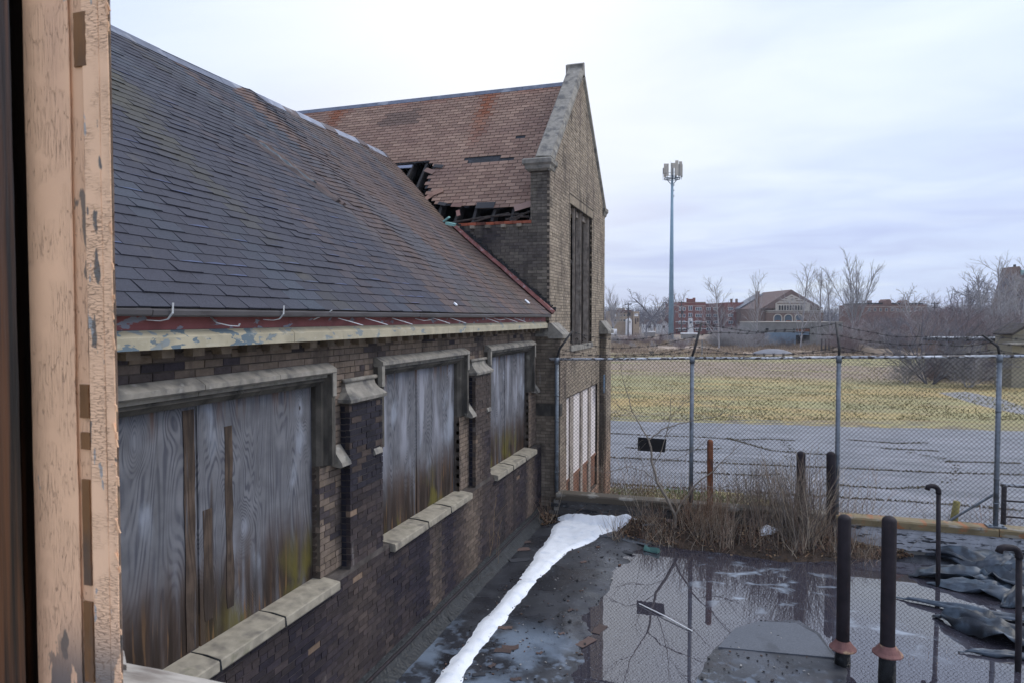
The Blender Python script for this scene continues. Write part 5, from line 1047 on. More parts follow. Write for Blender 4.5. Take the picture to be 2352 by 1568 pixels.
# sapling: traced limbs given depth, then random fine twigs
def sapling():
    Y0 = 12.25; rs = random.Random(5); root = empty('sapling', tuple(P(1553, 1212, Y=Y0)), 0, 'bare forked sapling in front of the fence and black sign', 'tree'); root.location.z = .0
    limbs = [([(1553, 1212), (1550, 1180), (1530, 1140), (1508, 1105), (1499, 1068), (1496, 1035), (1490, 1010)], .030, .016, 0), ([(1548, 1188), (1570, 1150), (1600, 1110), (1640, 1080), (1660, 1058), (1685, 1035)], .020, .004, .12),
             ([(1490, 1010), (1470, 975), (1452, 945), (1445, 915), (1432, 875), (1425, 840)], .012, .003, -.1), ([(1490, 1010), (1520, 985), (1560, 972), (1610, 962), (1650, 955), (1675, 930)], .012, .003, .1), ([(1499, 1070), (1515, 1045), (1528, 1005), (1538, 960), (1540, 920), (1544, 890)], .009, .003, .05),
             ([(1452, 945), (1425, 935), (1400, 915), (1390, 900)], .005, .002, -.2), ([(1540, 960), (1565, 930), (1585, 905)], .005, .002, .1), ([(1499, 1068), (1480, 1070), (1465, 1040), (1462, 1010)], .005, .002, -.1), ([(1508, 1105), (1480, 1080), (1440, 1070), (1400, 1085), (1375, 1080)], .007, .002, -.3),
             ([(1530, 1140), (1490, 1125), (1450, 1130), (1410, 1115)], .005, .002, -.3), ([(1600, 1110), (1650, 1120), (1700, 1110), (1740, 1085)], .006, .002, .2), ([(1515, 1060), (1560, 1050), (1600, 1030), (1630, 1000)], .005, .002, .1), ([(1544, 1150), (1560, 1170), (1600, 1160), (1650, 1130)], .005, .002, -.1)]
    main, fine = [], []
    for k, (pts, r0, r1, dy) in enumerate(limbs):
        q = [P(x, y, Y=Y0 + dy * i / len(pts)) for i, (x, y) in enumerate(pts)]; mm = []
        for a, b in zip(q[:-1], q[1:]):
            for t in (0, .34, .67): mm.append(a.lerp(b, t) + Vector((rs.gauss(0, .006), rs.gauss(0, .006), rs.gauss(0, .006))) * (1 if t else 0))
        mm.append(q[-1]); n = len(mm) - 1
        for i in range(n): (main if r0 > .010 else fine).append((*mm[i], *mm[i + 1], r0 + (r1 - r0) * i / n, r0 + (r1 - r0) * (i + 1) / n))
        for _ in range(9 if k else 4):
            i = rs.randint(n // 3, n); p, d = curve_pts(mm[i], ((mm[i] - mm[max(0, i - 1)]).normalized() + Vector((rs.gauss(0, .7), rs.gauss(0, .5), .3))), rs.uniform(.1, .4), 5, .16, rs)
            for a, b in zip(p[:-1], p[1:]): fine.append((*a, *b, .0028, .0024))
    link('trunk', seg_mesh('trunk', main, M['sapling'], 8), root); link('branches', seg_mesh('branches', fine, M['sapling'], 4), root)
sapling()
# ================================================================== DISTANT TREES
def tree_mesh(seed, H, kind):
    rs = random.Random(seed); T, Cn = [], []
    def grow(p, d, L_, r, dep, maxd):
        n = 5 if dep < 2 else 3; pts = [p]; dd = Vector(d).normalized(); up = {'vase': .035, 'poplar': .05, 'round': .01, 'oak': -.01, 'shrub': .03}[kind]; wb = {'vase': .06, 'poplar': .07, 'round': .13, 'oak': .26, 'shrub': .12}[kind]
        for k in range(n): dd = (dd + Vector((rs.gauss(0, wb), rs.gauss(0, wb), rs.gauss(0, wb) + up))).normalized(); pts.append(pts[-1] + dd * L_ / n)
        r1 = r * (.55 if dep < maxd else .4)
        for k in range(n): (T if dep == 0 else Cn).append((*pts[k], *pts[k + 1], r + (r1 - r) * k / n, r + (r1 - r) * (k + 1) / n))
        if dep >= maxd: return
        nc = {'vase': (6, 15, 7, 4), 'poplar': (20, 6, 4, 3), 'round': (5, 5, 5, 4), 'oak': (5, 5, 5, 4), 'shrub': (7, 6, 5, 3)}[kind][min(dep, 3)]
        for c in range(nc):
            lo = .85 if dep == 0 and kind in ('vase', 'round', 'oak') else (.12 if dep == 0 else .15); t = lo + (1 - lo) * (c + rs.random()) / nc; k = min(int(t * n), n - 1); q = Vector(pts[k]).lerp(pts[k + 1], t * n - k)
            td = (pts[k + 1] - pts[k]).normalized(); a = 6.283 * (c + .6 * rs.random()) / nc if (kind == 'vase' and dep == 0) else rs.uniform(0, 6.28); o = td.orthogonal().normalized(); o = Matrix.Rotation(a, 3, td) @ o
            ang = {'vase': (.16, .36, .28, .42, .12, .34)[c % 6] if dep == 0 else .50, 'poplar': .6, 'round': .85, 'oak': .9, 'shrub': .6}[kind] * rs.uniform(.6, 1.25); nd = td * math.cos(ang) + o * math.sin(ang)
            f = {'vase': (3.9, .36, .48, .5), 'poplar': (.40, .55, .5, .5), 'round': (1.15, .62, .55, .5), 'oak': (1.1, .62, .55, .5), 'shrub': (.6, .55, .5, .5)}[kind][min(dep, 3)]
            if kind == 'poplar' and dep == 0: f *= 1.25 - .8 * t
            grow(q, nd, L_ * f * rs.uniform(.75, 1.15) * (1 if dep == 0 else 1.1 - .4 * t), r * (rs.uniform(.26, .38) if kind == 'vase' and dep == 1 else rs.uniform(.42, .6)) * (1 if dep else (1.1 if kind != 'poplar' else .6)), dep + 1, maxd)
    if kind == 'shrub':
        for i in range(13): a = rs.uniform(0, 6.28); t = rs.uniform(.1, 1.0); grow(Vector((math.cos(a) * .25, math.sin(a) * .25, 0)), (math.cos(a) * t, math.sin(a) * t, 1), H * rs.uniform(.5, .8), H * .0055, 0, 3)
    else: grow(Vector((0, 0, 0)), (rs.gauss(0, .03), rs.gauss(0, .03), 1), H * {'vase': .2, 'poplar': .92, 'round': .33, 'oak': .34}[kind], H * {'vase': .0155, 'poplar': .009, 'round': .021, 'oak': .022}[kind], 0, 4 if kind != 'poplar' else 3)
    # keep fine twigs thick enough to catch light
    top = max(max(q[2], q[5]) for q in T + Cn); kk = H / top; T = [tuple(v * kk for v in q[:6]) + q[6:] for q in T]; Cn = [tuple(v * kk for v in q[:6]) + q[6:] for q in Cn]
    return T, [(*s[:6], max(s[6], .005 if kind == 'shrub' else .008), max(s[7], .004 if kind == 'shrub' else .0065)) for s in Cn]
def make_tree(name, seed, H, kind, m):
    T, Cn = tree_mesh(seed, H, kind); root = empty(name, (0, 0, 0), 0, 'x', 'tree')
    link('trunk', seg_mesh('trunk', T, M[m], 6), root, local=True); link('crown', seg_mesh('crown', Cn, M[m], 3), root, local=True); return root
FIRST = []
def put(root, px, D, hpx, H, label, group=None, z=None, rz=None, ws=1., cat=None):
    c = P(px, 784, D=D); k = hpx / FPX * D / H; r = place(root, (c.x, c.y, GZ if z is None else z), rnd(0, 6.28) if rz is None else rz, (k * ws, k * ws, k), label, group, FIRST)
    if cat: r['category'] = cat
    return r
vA, vB = make_tree('bare_tree', 11, 16, 'vase', 'tree_pale'), make_tree('bare_tree', 12, 14, 'vase', 'tree_pale'); pA, pB = make_tree('bare_tree', 13, 14, 'poplar', 'tree_pale'), make_tree('bare_tree', 14, 14, 'poplar', 'tree_pale')
rA, rB = make_tree('bare_tree', 15, 10, 'round', 'tree_dark'), make_tree('bare_tree', 16, 10, 'round', 'tree_pale'); oA, oB = make_tree('bare_tree', 17, 12, 'oak', 'tree_dark'), make_tree('bare_tree', 18, 12, 'oak', 'tree_dark')
sA, sB = make_tree('bare_shrub', 19, 5, 'shrub', 'tree_pale'), make_tree('bare_shrub', 20, 5, 'shrub', 'tree_red'); sC = make_tree('bare_shrub', 21, 6, 'shrub', 'tree_dark')
put(vA, 1960, 122, 228, 16, 'tallest bare vase shaped tree standing right of the gabled hall', rz=2.2, ws=.85)
put(pA, 1652, 112, 172, 14, 'slim pale bare tree in front of the red apartment block', ws=1.25); put(pB, 1740, 118, 182, 14, 'slender bare tree rising beside the brick chimney stack', ws=.8)
put(pA, 1838, 112, 205, 14, 'tall slim bare tree before the left half of the gabled hall', rz=2, ws=1.1); put(pB, 1876, 114, 190, 14, 'tall slim bare tree before the right half of the gabled hall', rz=1, ws=1.2); put(pA, 1908, 118, 180, 14, 'slim bare tree close left of the tallest tree', rz=4, ws=1.2)
put(rA, 1484, 165, 118, 10, 'dark round crowned bare tree left of the tower', rz=1); put(rB, 1520, 175, 110, 10, 'pale bushy bare tree just left of the tower base', ws=.9); put(vB, 1408, 190, 120, 14, 'bare tree behind the tan building beside the gable wing', ws=.9); put(rB, 1560, 215, 112, 10, 'faint bare tree behind the tower on its right', ws=.8)
put(rB, 2085, 175, 125, 10, 'domed bare tree behind the low red brick building', ws=.9); put(vB, 2135, 190, 112, 14, 'feathery bare tree right of the low red brick building', ws=1.2)
for i, (px, D, h) in enumerate(((2198, 138, 150), (2232, 142, 165), (2268, 140, 172), (2300, 145, 172), (2338, 138, 170), (2375, 142, 170), (2165, 160, 125), (2250, 150, 150))): put((oA, oB)[i % 2], px, D, h, 12, 'twisted leftmost oak of the dark row of trees at the right' if i == 0 else 'dark crooked oak in the dense row of trees at the right', 'dark oaks in the row at the right', ws=.95)
for i, (px, D, h) in enumerate(((2205, 105, 150), (2262, 104, 205), (2300, 100, 235), (2345, 96, 232), (2325, 110, 190), (2285, 98, 150), (2240, 108, 140))): put((pB, pA)[i % 2], px, D, h, 14, ('pale slim tree standing out against the dark oaks', 'second tallest pale slim tree against the dark oaks', 'tallest pale slim tree near the right edge', 'pale slim tree at the right edge beside the pointed gable')[i] if i < 4 else 'pale slim tree among the dark oaks at the right', 'pale slim trees before the dark oaks', ws=1.3)
put(sC, 2138, 53, 190, 6, 'big dark many stemmed shrub alone in the field behind the fence', z=GZ, ws=1.35, cat='shrub')
k = 0
for px0, px1, n, D0, D1, h0, h1, lst, gr in ((1640, 1735, 15, 108, 135, 30, 66, (sA, sA, sB), 'grey shrubs in front of the red apartment block'), (1735, 1935, 6, 112, 116, 20, 48, (sA, sA, sC), 'shrubs along the concrete wall'), (1395, 1590, 16, 108, 150, 14, 34, (sA, sB), 'low shrubs below the tower'), (1940, 2150, 20, 92, 140, 40, 88, (sB, sA, sB, sC), 'shrub thicket right of the tallest tree'), (2075, 2290, 5, 50, 56, 70, 120, (sA, sB, sA), 'shrubs around the flat roofed house'), (2140, 2390, 34, 70, 120, 80, 132, (sB, sB, sA), 'reddish shrub thicket behind the flat roofed house')):
    for i in range(n):
        px = px0 + (px1 - px0) * (i + rnd(.1, .9)) / n; put(lst[i % len(lst)], px, rnd(D0, D1), rnd(h0, h1), 6 if lst[i % len(lst)] is sC else 5, 'bare shrub among the ' + gr, gr, ws=rnd(1.0, 1.5), cat='shrub')
# rough grass and weeds along the far edge of the field
n = 60000; D_ = np.random.uniform(88, 150, n); pxs = np.random.uniform(1385, 2400, n); lat = (pxs - 1176) / FPX * D_
bx = -math.sin(YAW) * D_ + math.cos(YAW) * lat; by = math.cos(YAW) * D_ + math.sin(YAW) * lat; hN = np.array([max(.05, .5 + 1.1 * fbm(a * .05, b * .05, 3)) for a, b in zip(bx, by)]) * np.clip((D_ - 84) / 22, .12, 1.) * np.where(pxs > 1950, .8, 1)
keep = hN > .05; bs = np.stack([bx, by, np.full(n, GZ)], 1)[keep]; hN = hN[keep]; n = len(bs)
tp = bs + np.stack([np.random.normal(0, .22, n), np.random.normal(0, .22, n), hN * np.random.uniform(.5, 1.4, n)], 1); q = np.random.rand(n, 1)
link('rough_grass', blades('rough_grass', bs, tp, np.full(n, .05), M['leaf'], np.array([.36, .28, .19]) * q + np.array([.19, .14, .11]) * (1 - q))).__setitem__('kind', 'stuff')
n = 34000; D_ = 34 + 62 * np.random.rand(n) ** 1.3; pxs = np.random.uniform(1385, 2400, n); lat = (pxs - 1176) / FPX * D_
bs = np.stack([-math.sin(YAW) * D_ + math.cos(YAW) * lat, math.cos(YAW) * D_ + math.sin(YAW) * lat, np.full(n, GZ)], 1); edge = np.interp(bs[:, 0], [-6, 12.5, 40], [34.0, 36.6, 41]); g_ = np.array([fbm(a * .35, b * .35, 1) for a, b in bs[:, :2]]); bs = bs[(bs[:, 1] > edge - .1) & (g_ + np.random.normal(0, .25, n) > -.05)]; n = len(bs)
tp = bs + np.stack([np.random.normal(0, .06, n), np.random.normal(0, .06, n), np.random.uniform(.03, .11, n)], 1); q = np.random.rand(n, 1)
link('field_tufts', blades('field_tufts', bs, tp, np.full(n, .035), M['leaf'], np.array([.38, .33, .18]) * q + np.array([.24, .21, .11]) * (1 - q))).__setitem__('kind', 'stuff')
# distant low treeline that reads as one mass
segs = []
for i in range(9000):
    D = rnd(205, 330); px = rnd(1340, 2480); c = P(px, 784, D=D); h = D / FPX * rnd(8, 30) + 4.6 + 2 * nz3(px * .02, 1); segs.append((c.x + rnd(-2, 2), c.y, GZ + h * rnd(0, .6), c.x + rnd(-2, 2), c.y, GZ + h, .07, .03))
link('far_treeline', seg_mesh('far_treeline', segs, M['tree_dark'], 3)).__setitem__('kind', 'stuff')
# ================================================================== DISTANT BUILDINGS
class Bg:
    def __init__(s, name, px, D, label, cat='building', group=None):
        s.D = D; s.px = px; c = P(px, 784, D=D); s.o = empty(name, (c.x, c.y, GZ), YAW, label, cat, group)
    def u(s, px): return (px - s.px) / FPX * s.D
    def z(s, py): return P(s.px, py, D=s.D).z - GZ
    def box(s, name, m, x0, x1, y0, y1, v0=0., v1=6., jit=0):   # x in photo columns, y rows (y0 top, y1 bottom or None = ground)
        mb = MB(); mb.box((s.u(x0), v0, 0 if y1 is None else s.z(y1)), (s.u(x1), v1, s.z(y0))); return mb.build(name, M[m], s.o, local=True)
    def win(s, x0, x1, y0, y1, n=2, frame='far_white', glass='far_glass', v=0.):
        a, b, c, d = s.u(x0), s.u(x1), s.z(y1), s.z(y0); w = .10; mb = MB(); mb.box((a, v - .12, c), (b, v - .02, d)); f = mb.build('window', M[frame], s.o, local=True)
        for i in range(n):
            p = a + w + (b - a - w) * i / n; q = p + (b - a - w) / n - w; mb = MB(); mb.box((p, v - .15, c + w), (q, v - .123, d - w)); mb.build('pane', M[glass], f, local=True)
        return f
b = Bg('apartment_block', 1638, 210, 'four storey red brick apartment block with white framed windows and white entrance')
b.box('wall', 'far_red', 1551, 1620, 695, None, 0, 14); b.box('recessed_wall', 'far_red_dull', 1620.2, 1668, 697, None, 3.5, 14); b.box('wall', 'far_red', 1668.2, 1725, 695, None, .4, 14)
b.box('parapet_coping', 'far_stone', 1550.5, 1620.5, 694, 695.5, -.1, .3); b.box('string_course', 'far_stone', 1550.5, 1620.5, 702.5, 703.8, -.08, -.005); b.box('parapet', 'far_red', 1577, 1596, 687, 695, -.2, .6); b.box('chimney', 'far_red', 1592, 1596.5, 684.5, 687.2, 0, 1.2); b.box('chimney', 'far_red', 1577, 1580, 685.5, 687.2, 0, 1.2)
for x in (1688, 1700): b.box('chimney', 'far_brown', x, x + 3.5, 686, 696, 4, 5)
for y in (706, 721.5, 737, 753):
    b.win(1558.5, 1566, y, y + 8, 2); b.win(1568, 1573.5, y, y + 8, 1); b.win(1596.5, 1611.5, y, y + 7.5, 3); b.win(1629, 1639, y, y + 7, 2, v=3.5); b.win(1646, 1656, y, y + 7, 2, v=3.5); b.win(1673, 1684, y, y + 7, 2, v=.4); b.win(1707, 1719, y, y + 7.5, 2, v=.4)
b.win(1580.5, 1589.5, 703, 714, 2); b.win(1580.5, 1589.5, 719.5, 729, 2)
mb = MB(); mb.loft([[(b.u(x), v, b.z(y)) for x, v in ((xa, -.6), (xb, -.6), (xb, -.03), (xa, -.03))] for y, xa, xb in ((765, 1578, 1592), (745, 1579.5, 1590.5), (733, 1580, 1590), (731, 1581.5, 1588.5))]); mb.build('entrance_tower', M['far_white'], b.o, local=True)
b.win(1582, 1588, 738, 744, 1, v=-.5); b.box('porch_band', 'far_white', 1551, 1580, 739, 740.5, -.6, -.02); b.box('porch_band', 'far_white', 1590.8, 1622, 739, 740.5, -.6, -.02); b.box('porch_band', 'far_white', 1551, 1578, 754.5, 755.6, -.6, -.02); b.box('porch_band', 'far_white', 1592.5, 1622, 754.5, 755.6, -.6, -.02)
b = Bg('white_ledge', 1584, 168, 'long low white concrete ledge below the apartment entrance', 'ledge'); b.box('ledge', 'far_white', 1566, 1603, 764.5, 767.5, 0, 1.5); b.box('plinth', 'far_concrete', 1567, 1602, 767.6, None, .1, 1.4)
b = Bg('white_ledge', 1492, 185, 'thin white ledge left of the tower base', 'ledge'); b.box('ledge', 'far_white', 1480, 1506, 761.5, 763.5, 0, 1.5); b.box('plinth', 'far_concrete', 1481, 1505, 763.6, None, .1, 1.4)
b = Bg('tan_building', 1433, 200, 'low tan brick building with flat roof beside the gable wing'); b.box('wall', 'far_tan', 1404, 1452, 715, None, 0, 12); b.box('roof_slope', 'far_roof', 1410, 1450, 712, 719, -.3, 8); b.box('wall', 'far_tan', 1452.2, 1466, 716, None, -1.5, 8); b.box('parapet', 'far_tan', 1421, 1436, 708.5, 712, .5, 3)
for x, w in ((1409, 6), (1420, 3), (1425, 3), (1431, 5), (1438.5, 3), (1445, 3)):
    b.win(x, x + w, 722, 727.5, 1, 'far_white' if x == 1409 else 'far_stone', 'far_white' if x == 1409 else 'far_dark'); b.win(x, x + w, 733, 739, 1, 'far_stone', 'far_dark')
b.win(1454.5, 1463, 721, 727, 1, 'far_white', 'far_white', v=-1.5); b.win(1456, 1459, 731, 745, 1, 'far_brown', 'far_dark', v=-1.5); b.win(1461, 1464, 731, 740, 1, 'far_brown', 'far_dark', v=-1.5)
b = Bg('parked_van', 1408, 188, 'pale van parked before the tan building', 'van')
mb = MB(); mb.loft([[(b.u(x), v, z) for v, z in ((0, .5), (0, 1.3), (.15, 2.0), (1.6, 2.0), (1.75, 1.3), (1.75, .5))] for x in (1399, 1410, 1417)]); mb.build('body', M['far_white'], b.o, local=True)
for x in (1401, 1414): 
    mb = MB(); mb.tube([(b.u(x), -.05, .35), (b.u(x), .2, .35)], .35, 10); mb.build('wheel', M['far_dark'], b.o, local=True)
b.win(1400.5, 1408.5, 751.5, 754, 2, 'far_glass', 'far_dark', v=.03)
b = Bg('small_house', 1446, 196, 'small pale blue house behind the dark utility pole', 'house'); mb = MB(); mb.prism([(b.u(1441.5), 0), (b.u(1451), 0), (b.u(1451), b.z(736)), (b.u(1446.5), b.z(731)), (b.u(1441.5), b.z(736))], lambda p, t: (p[0], t, p[1]), 0, 5); mb.build('wall', M['far_white'], b.o, local=True); b.win(1445, 1448, 738, 742, 1, 'far_stone')
for px, lb in ((1492, 'low white house left of the tower behind the round tree'), (1526, 'white garage just left of the tower mast')):
    b = Bg('small_house', px, 215, lb, 'house'); mb = MB(); mb.prism([(b.u(px - 9), 0), (b.u(px + 9), 0), (b.u(px + 9), b.z(744)), (b.u(px), b.z(736)), (b.u(px - 9), b.z(744))], lambda p, t: (p[0], t, p[1]), 0, 7); mb.build('wall', M['far_white'], b.o, local=True); mb = MB(); mb.prism([(b.u(px - 10), b.z(744.5)), (b.u(px), b.z(736)), (b.u(px + 10), b.z(744.5)), (b.u(px), b.z(734.6))], lambda p, t: (p[0], t, p[1]), -.4, 7.2); mb.build('roof', M['far_roof'], b.o, local=True); b.win(px - 4, px + 1, 748, 754, 1, 'far_stone', 'far_dark')
# civic hall with arches
b = Bg('gabled_hall', 1812, 190, 'large brick hall with low gable, stone pediment and round arches')
def tri(name, m, x0, x1, xa, yb, ya, v0, v1): mb = MB(); mb.prism([(b.u(x0), b.z(yb)), (b.u(x1), b.z(yb)), (b.u(xa), b.z(ya))], lambda p, t: (p[0], t, p[1]), v0, v1); return mb.build(name, M[m], b.o, local=True)
b.box('wall', 'far_brown', 1745, 1884, 708.5, None, 0, 20); tri('roof', 'far_roof', 1744, 1886, 1812, 709, 666, -1.2, 20); mb = MB(); mb.prism([(b.u(1741), b.z(709)), (b.u(1800), b.z(672)), (b.u(1801), b.z(670)), (b.u(1740), b.z(707))], lambda p, t: (p[0], t, p[1]), 16, 24); mb.build('rear_roof', M['lead'], b.o, local=True)
b.box('stone_front', 'far_stone', 1776, 1854, 697.5, 714, -1.5, .2); tri('pediment', 'far_stone', 1776, 1854, 1812, 697.4, 677, -1.5, -.2)
for y, x0, x1 in ((697.6, 1779, 1846), (691.8, 1786, 1800), (691.8, 1822, 1838), (687, 1796, 1802), (687, 1819, 1826), (682.8, 1809, 1815)): b.box('brick_band', 'far_brown', x0, x1, y - 1.0, y + 1.0, -1.56, -1.503)
mb = MB(); r_ = 4.3 / FPX * 190; mb.tube([(b.u(1813), -1.5, b.z(689)), (b.u(1813), -1.62, b.z(689))], r_, 20); mb.build('round_window', M['far_stone'], b.o, local=True); mb = MB(); mb.tube([(b.u(1813), -1.6, b.z(689)), (b.u(1813), -1.66, b.z(689))], r_ * .65, 16); mb.build('round_pane', M['far_concrete'], b.o, local=True)
for i in range(9):
    x = 1783 + i * 6.15; mb = MB(); a, c = b.u(x), b.u(x + 3.6); zz, zt = b.z(713), b.z(704); mb.prism([(a, zz), (c, zz), (c, zt)] + [((a + c) / 2 + (c - a) / 2 * math.cos(t), zt + (c - a) / 2 * math.sin(t)) for t in (.6, 1.2, 1.57, 1.95, 2.55)] + [(a, zt)], lambda p, t: (p[0], t, p[1]), -1.62, -1.505); mb.build('arched_window', M['far_dark'], b.o, local=True)
for y in (708.5, 714.2, 717.5): b.box('stone_band', 'far_stone', 1746 if y < 710 else 1757, 1776 if y < 710 else 1884, y - .8, y + .8, -1.7 if y > 710 else -.2, -.01)
b.box('stone_band', 'far_stone', 1854, 1889, 707.5, 709.5, -.3, -.01); b.box('lower_front', 'far_brown', 1756, 1884, 719, None, -1.6, -.02)
for xc in (1780, 1804, 1828):
    mb = MB(); c = b.u(xc); zb = b.z(740); zs = b.z(731.5); R = 10.2 / FPX * 190; ri = R * .82; n = 14; out_, in_ = [], []
    for t in [3.1416 * k / n for k in range(n + 1)]: out_.append((c + R * math.cos(t), zs + R * math.sin(t))); in_.append((c + ri * math.cos(t), zs + ri * math.sin(t)))
    poly = [(c + R, zb)] + out_ + [(c - R, zb), (c - ri, zb)] + in_[::-1] + [(c + ri, zb)]; m_ = len(poly)
    h_ = n + 3; 
    for k in range(h_ - 1):
        a, d, e, f = poly[k], poly[k + 1], poly[m_ - 2 - k], poly[m_ - 1 - k]; mb.prism([a, d, e, f], lambda p, t: (p[0], t, p[1]), -1.9, -1.62)
    mb.build('stone_arch', M['far_stone'], b.o, local=True)
    mb = MB(); mb.prism([(c - ri, zb), (c + ri, zb)] + in_, lambda p, t: (p[0], t, p[1]), -1.68, -1.62); mb.build('arch_glass', M['far_glass'], b.o, local=True); mb = MB(); mb.box((c - ri * .6, -1.75, zb), (c + ri * .6, -1.7, b.z(736))); mb.build('arch_door', M['far_rust'], b.o, local=True)
b = Bg('chimney_stack', 1740, 186, 'square brick chimney stack left of the gabled hall', 'chimney'); b.box('stack', 'far_brown', 1736, 1743.5, 672, None, 0, .9); b.box('cap', 'far_stone', 1735.4, 1744, 669, 672, -.1, 1.0)
b = Bg('concrete_building', 1830, 120, 'long low grey concrete building with open doorway before the gabled hall')
b.box('wall', 'far_concrete', 1738, 1827.8, 741, None, 0, 9); b.box('wall', 'far_concrete', 1860.2, 1935, 741, None, 0, 9); b.box('wall', 'far_concrete', 1828, 1860, 741, 755.3, 0, 9); b.box('roof_edge', 'far_stone', 1737.5, 1935.5, 739.3, 741, -.1, 9.1)
b.box('lintel', 'far_rust', 1828.2, 1859.8, 755.5, 762, .1, .6); b.box('blue_panel', 'far_blue', 1828.2, 1859.8, 762.2, 770, .2, .5); b.box('blue_wall_panel', 'far_blue', 1755, 1827.5, 764, None, -.06, -.01); b.box('dark_interior', 'far_dark', 1828.2, 1859.8, 770, None, 3, 3.2); b.box('wall_lamp', 'far_dark', 1758, 1763, 754, 758, -.4, -.02); b.box('meter_box', 'far_dark', 1747, 1754, 762, 772, -.5, -.02)
b = Bg('brick_building', 2055, 182, 'low weathered red brick building with gabled dormers behind the thicket'); b.box('wall', 'far_brick_old', 1984, 2127, 700, None, 0, 14); b.box('roof', 'far_dark', 1988, 2124, 696, 700, 1, 13)
for x, w, y in ((2030, 14, 688), (2072, 12, 690)): mb = MB(); mb.prism([(b.u(x), b.z(700)), (b.u(x + w), b.z(700)), (b.u(x + w), b.z(y + 4)), (b.u(x + w * .7), b.z(y)), (b.u(x + w * .3), b.z(y)), (b.u(x), b.z(y + 4))], lambda p, t: (p[0], t, p[1]), -.4, 3); mb.build('dormer', M['far_brick_old'], b.o, local=True)
b.box('chimney', 'far_brick_old', 2006, 2010, 690, 697, 2, 4); b.box('stone_band', 'far_stone', 1984, 2127, 704, 705, -.1, -.01)
for x in range(1992, 2122, 13): b.win(x, x + 6, 708, 716, 1, 'far_stone')
b = Bg('church_gable', 2345, 150, 'pointed dark church gable with green roof at the right edge'); mb = MB(); mb.prism([(b.u(2308), 0), (b.u(2420), 0), (b.u(2420), b.z(700)), (b.u(2360), b.z(650)), (b.u(2338), b.z(612)), (b.u(2335), b.z(612)), (b.u(2308), b.z(715))], lambda p, t: (p[0], t, p[1]), 0, 5); mb.build('wall', M['far_brown'], b.o, local=True); mb = MB(); mb.prism([(b.u(2339), b.z(621)), (b.u(2420), b.z(621)), (b.u(2420), b.z(626)), (b.u(2341), b.z(632))], lambda p, t: (p[0], t, p[1]), -.3, 6); mb.build('roof', M['teal'], b.o, local=True); b.box('finial', 'far_dark', 2335, 2337, 607, 615, 1, 1.6)
b = Bg('flat_roofed_house', 2245, 57, 'low cream house with snowy flat roof behind the field shrub', 'house'); b.box('wall', 'house_cream', 2196, 2330, 790, None, 0, 2.2); b.box('wall', 'far_brown', 2162, 2195.8, 783, None, .5, 2.2); b.box('upper_wall', 'far_brown', 2196, 2334, 783, 790, -.05, 2.2); b.box('fascia', 'far_dark', 2156, 2336, 777, 783, -.3, 2.4); b.box('roof_edge', 'rail', 2153, 2338, 775, 777, -.5, 2.6)
for x in (2196, 2232, 2265, 2300): b.box('wall_post', 'far_brown', x - 1.2, x + 1.2, 790, None, -.1, -.01)
b = Bg('gabled_house', 2345, 50, 'corner of a grey gabled house with broken eaves at the right edge', 'house'); mb = MB(); mb.prism([(b.u(2312), b.z(766)), (b.u(2352), b.z(742)), (b.u(2420), b.z(742)), (b.u(2420), b.z(748)), (b.u(2352), b.z(748)), (b.u(2315), b.z(770))], lambda p, t: (p[0], t, p[1]), -.5, 1.5); mb.build('roof', M['old_wood'], b.o, local=True); b.box('wall', 'house_cream', 2330, 2420, 770, None, .2, 2)
mb = MB()
b.box('gable_board', 'house_cream', 2328, 2420, 756, 769, .05, .19); b.box('porch_roof', 'grey_wood', 2306, 2420, 786, 790, -.6, .15)
# monopole with antennas
b = Bg('cell_tower', 1541, 160, 'tall slender grey blue antenna mast rising into the sky', 'tower')
mb = MB(); zt = b.z(414); mb.tube([(0, 0, 0), (0, 0, zt * .5), (0, 0, zt)], [.62, .46, .27], 12); mb.build('mast', M['tower_grey'], b.o, local=True, smooth=True)
for z in (425, 437, 450): mb = MB(); mb.box((.2, -.2, b.z(z + 2)), (.5, .1, b.z(z))); mb.build('step_box', M['tower_dark'], b.o, local=True)
mb = MB(); zp = b.z(411); mb.tube([(0, 0, zp - .9), (0, 0, zp + 3.0)], .22, 8); pr = [(2.0 * math.cos(t), 2.0 * math.sin(t)) for t in (.3, 1.35, 2.4, 3.44, 4.5, 5.5)]
for i in range(6):
    a, c = pr[i], pr[(i + 1) % 6]; mb.tube([(a[0], a[1], zp), (c[0], c[1], zp)], .10, 5); mb.tube([(a[0], a[1], zp + 1.1), (c[0], c[1], zp + 1.1)], .05, 5); mb.tube([(0, 0, zp), (a[0], a[1], zp)], .08, 5); mb.tube([(0, 0, zp - 1.6), (a[0] * .75, a[1] * .75, zp)], .05, 5)
mb.build('platform', M['tower_dark'], b.o, local=True)
for x, y_, w, z0, z1 in ((-1.72, -.3, .30, .3, 3.4), (-1.35, -1.2, .22, .4, 3.2), (-1.95, .6, .12, 1.2, 2.6), (-.55, -1.9, .16, .5, 3.2), (-.1, -1.9, .40, 2.1, 3.2), (.62, -1.8, .36, .4, 3.8), (1.05, 1.2, .2, .3, 3.3), (1.62, -1.2, .34, .5, 3.7), (2.15, -.2, .18, .3, 3.3), (1.2, -1.6, .2, .2, 3.0)):
    mb = MB(); mb.box((x - w / 1, y_ - .08, zp + z0), (x + w / 1, y_ + .12, zp + z1)); mb.build('antenna_panel', M['far_concrete' if w < .21 else 'far_stone'], b.o, local=True); mb = MB(); mb.tube([(x, y_ + .2, zp - .2), (x, y_ + .2, zp + z1 - .1)], .05, 5); mb.build('antenna_pole', M['tower_dark'], b.o, local=True)
mb = MB(); mb.tube([(-.35, 0, zp), (-.35, 0, zp + 4.1)], .03, 4); mb.build('whip_antenna', M['tower_dark'], b.o, local=True)
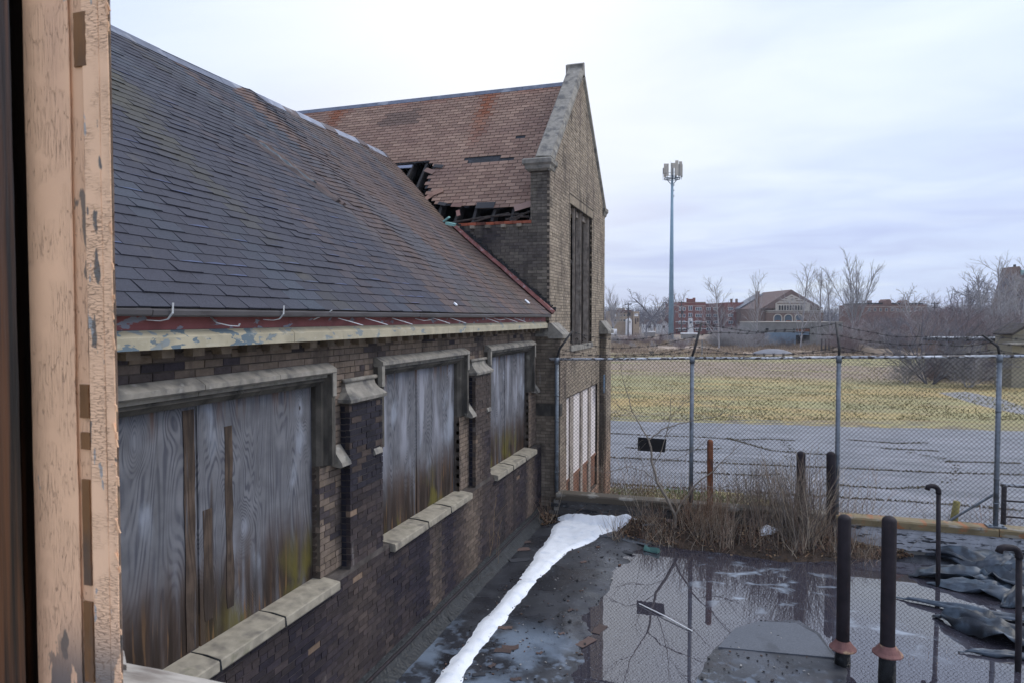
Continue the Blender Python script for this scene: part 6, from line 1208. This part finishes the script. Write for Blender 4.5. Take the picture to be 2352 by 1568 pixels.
for px, D, y0, lb in ((1442.5, 178, 696, 'dark utility pole in front of the tan building'), (1564.5, 200, 692, 'utility pole at the left corner of the red apartment block'), (2235 - 90, 170, 694, 'thin utility pole right of the low red brick building')):
    b = Bg('utility_pole', px, D, lb, 'pole'); mb = MB(); h = b.z(y0); mb.tube([(0, 0, 0), (0, 0, h)], [.2, .14], 7); mb.build('pole_shaft', M['pole'], b.o, local=True)
    for q, w in ((.4, .9), (1.4, .7)): mb = MB(); mb.box((-w, -.08, h - q - .1), (w, .08, h - q + .1)); mb.build('cross_arm', M['pole'], b.o, local=True)
    mb = MB(); mb.tube([(.35, -.3, h * .62), (.35, -.3, h * .62 + .9)], .25, 8); mb.build('transformer', M['pole'], b.o, local=True)
b = Bg('park_bench', 1498, 96, 'small dark bench at the far edge of the field', 'bench'); b.box('seat', 'far_dark', 1492.5, 1504, 809, 810, 0, .5); b.box('backrest', 'far_dark', 1492.5, 1504, 806.5, 808.5, .45, .52)
for x in (1494, 1501.5): b.box('leg', 'far_dark', x, x + 1.2, 810, None, .1, .4)
b = Bg('marker_post', 1612.5, 92, 'thin pale marker post in the weeds', 'post'); b.box('post', 'galv', 1612, 1613.6, 779, None, 0, .08)
for px in (1888, 1897, 1905): 
    b = Bg('fence_stub', px, 104, 'dark post stub standing in the weeds below the gabled hall', 'post', 'dark post stubs in the weeds'); b.box('post', 'pole', px - 1, px + 1, 778, None, 0, .25)

# ================================================================== AIR
mb = MB(); mb.box((-905, -65, GZ - 1.0), (905, 905, 46)); hz = mb.mesh('haze'); hm = bpy.data.materials.new('haze'); hm.use_nodes = True; N = hm.node_tree.nodes; N.clear()
o_ = N.new('ShaderNodeOutputMaterial'); v_ = N.new('ShaderNodeVolumePrincipled'); v_.inputs['Color'].default_value = (.80, .87, 1.0, 1); v_.inputs['Density'].default_value = .00035; v_.inputs['Anisotropy'].default_value = .2; hm.node_tree.links.new(v_.outputs[0], o_.inputs['Volume'])
hz.materials.append(hm); tag(link('haze', hz), kind='stuff')
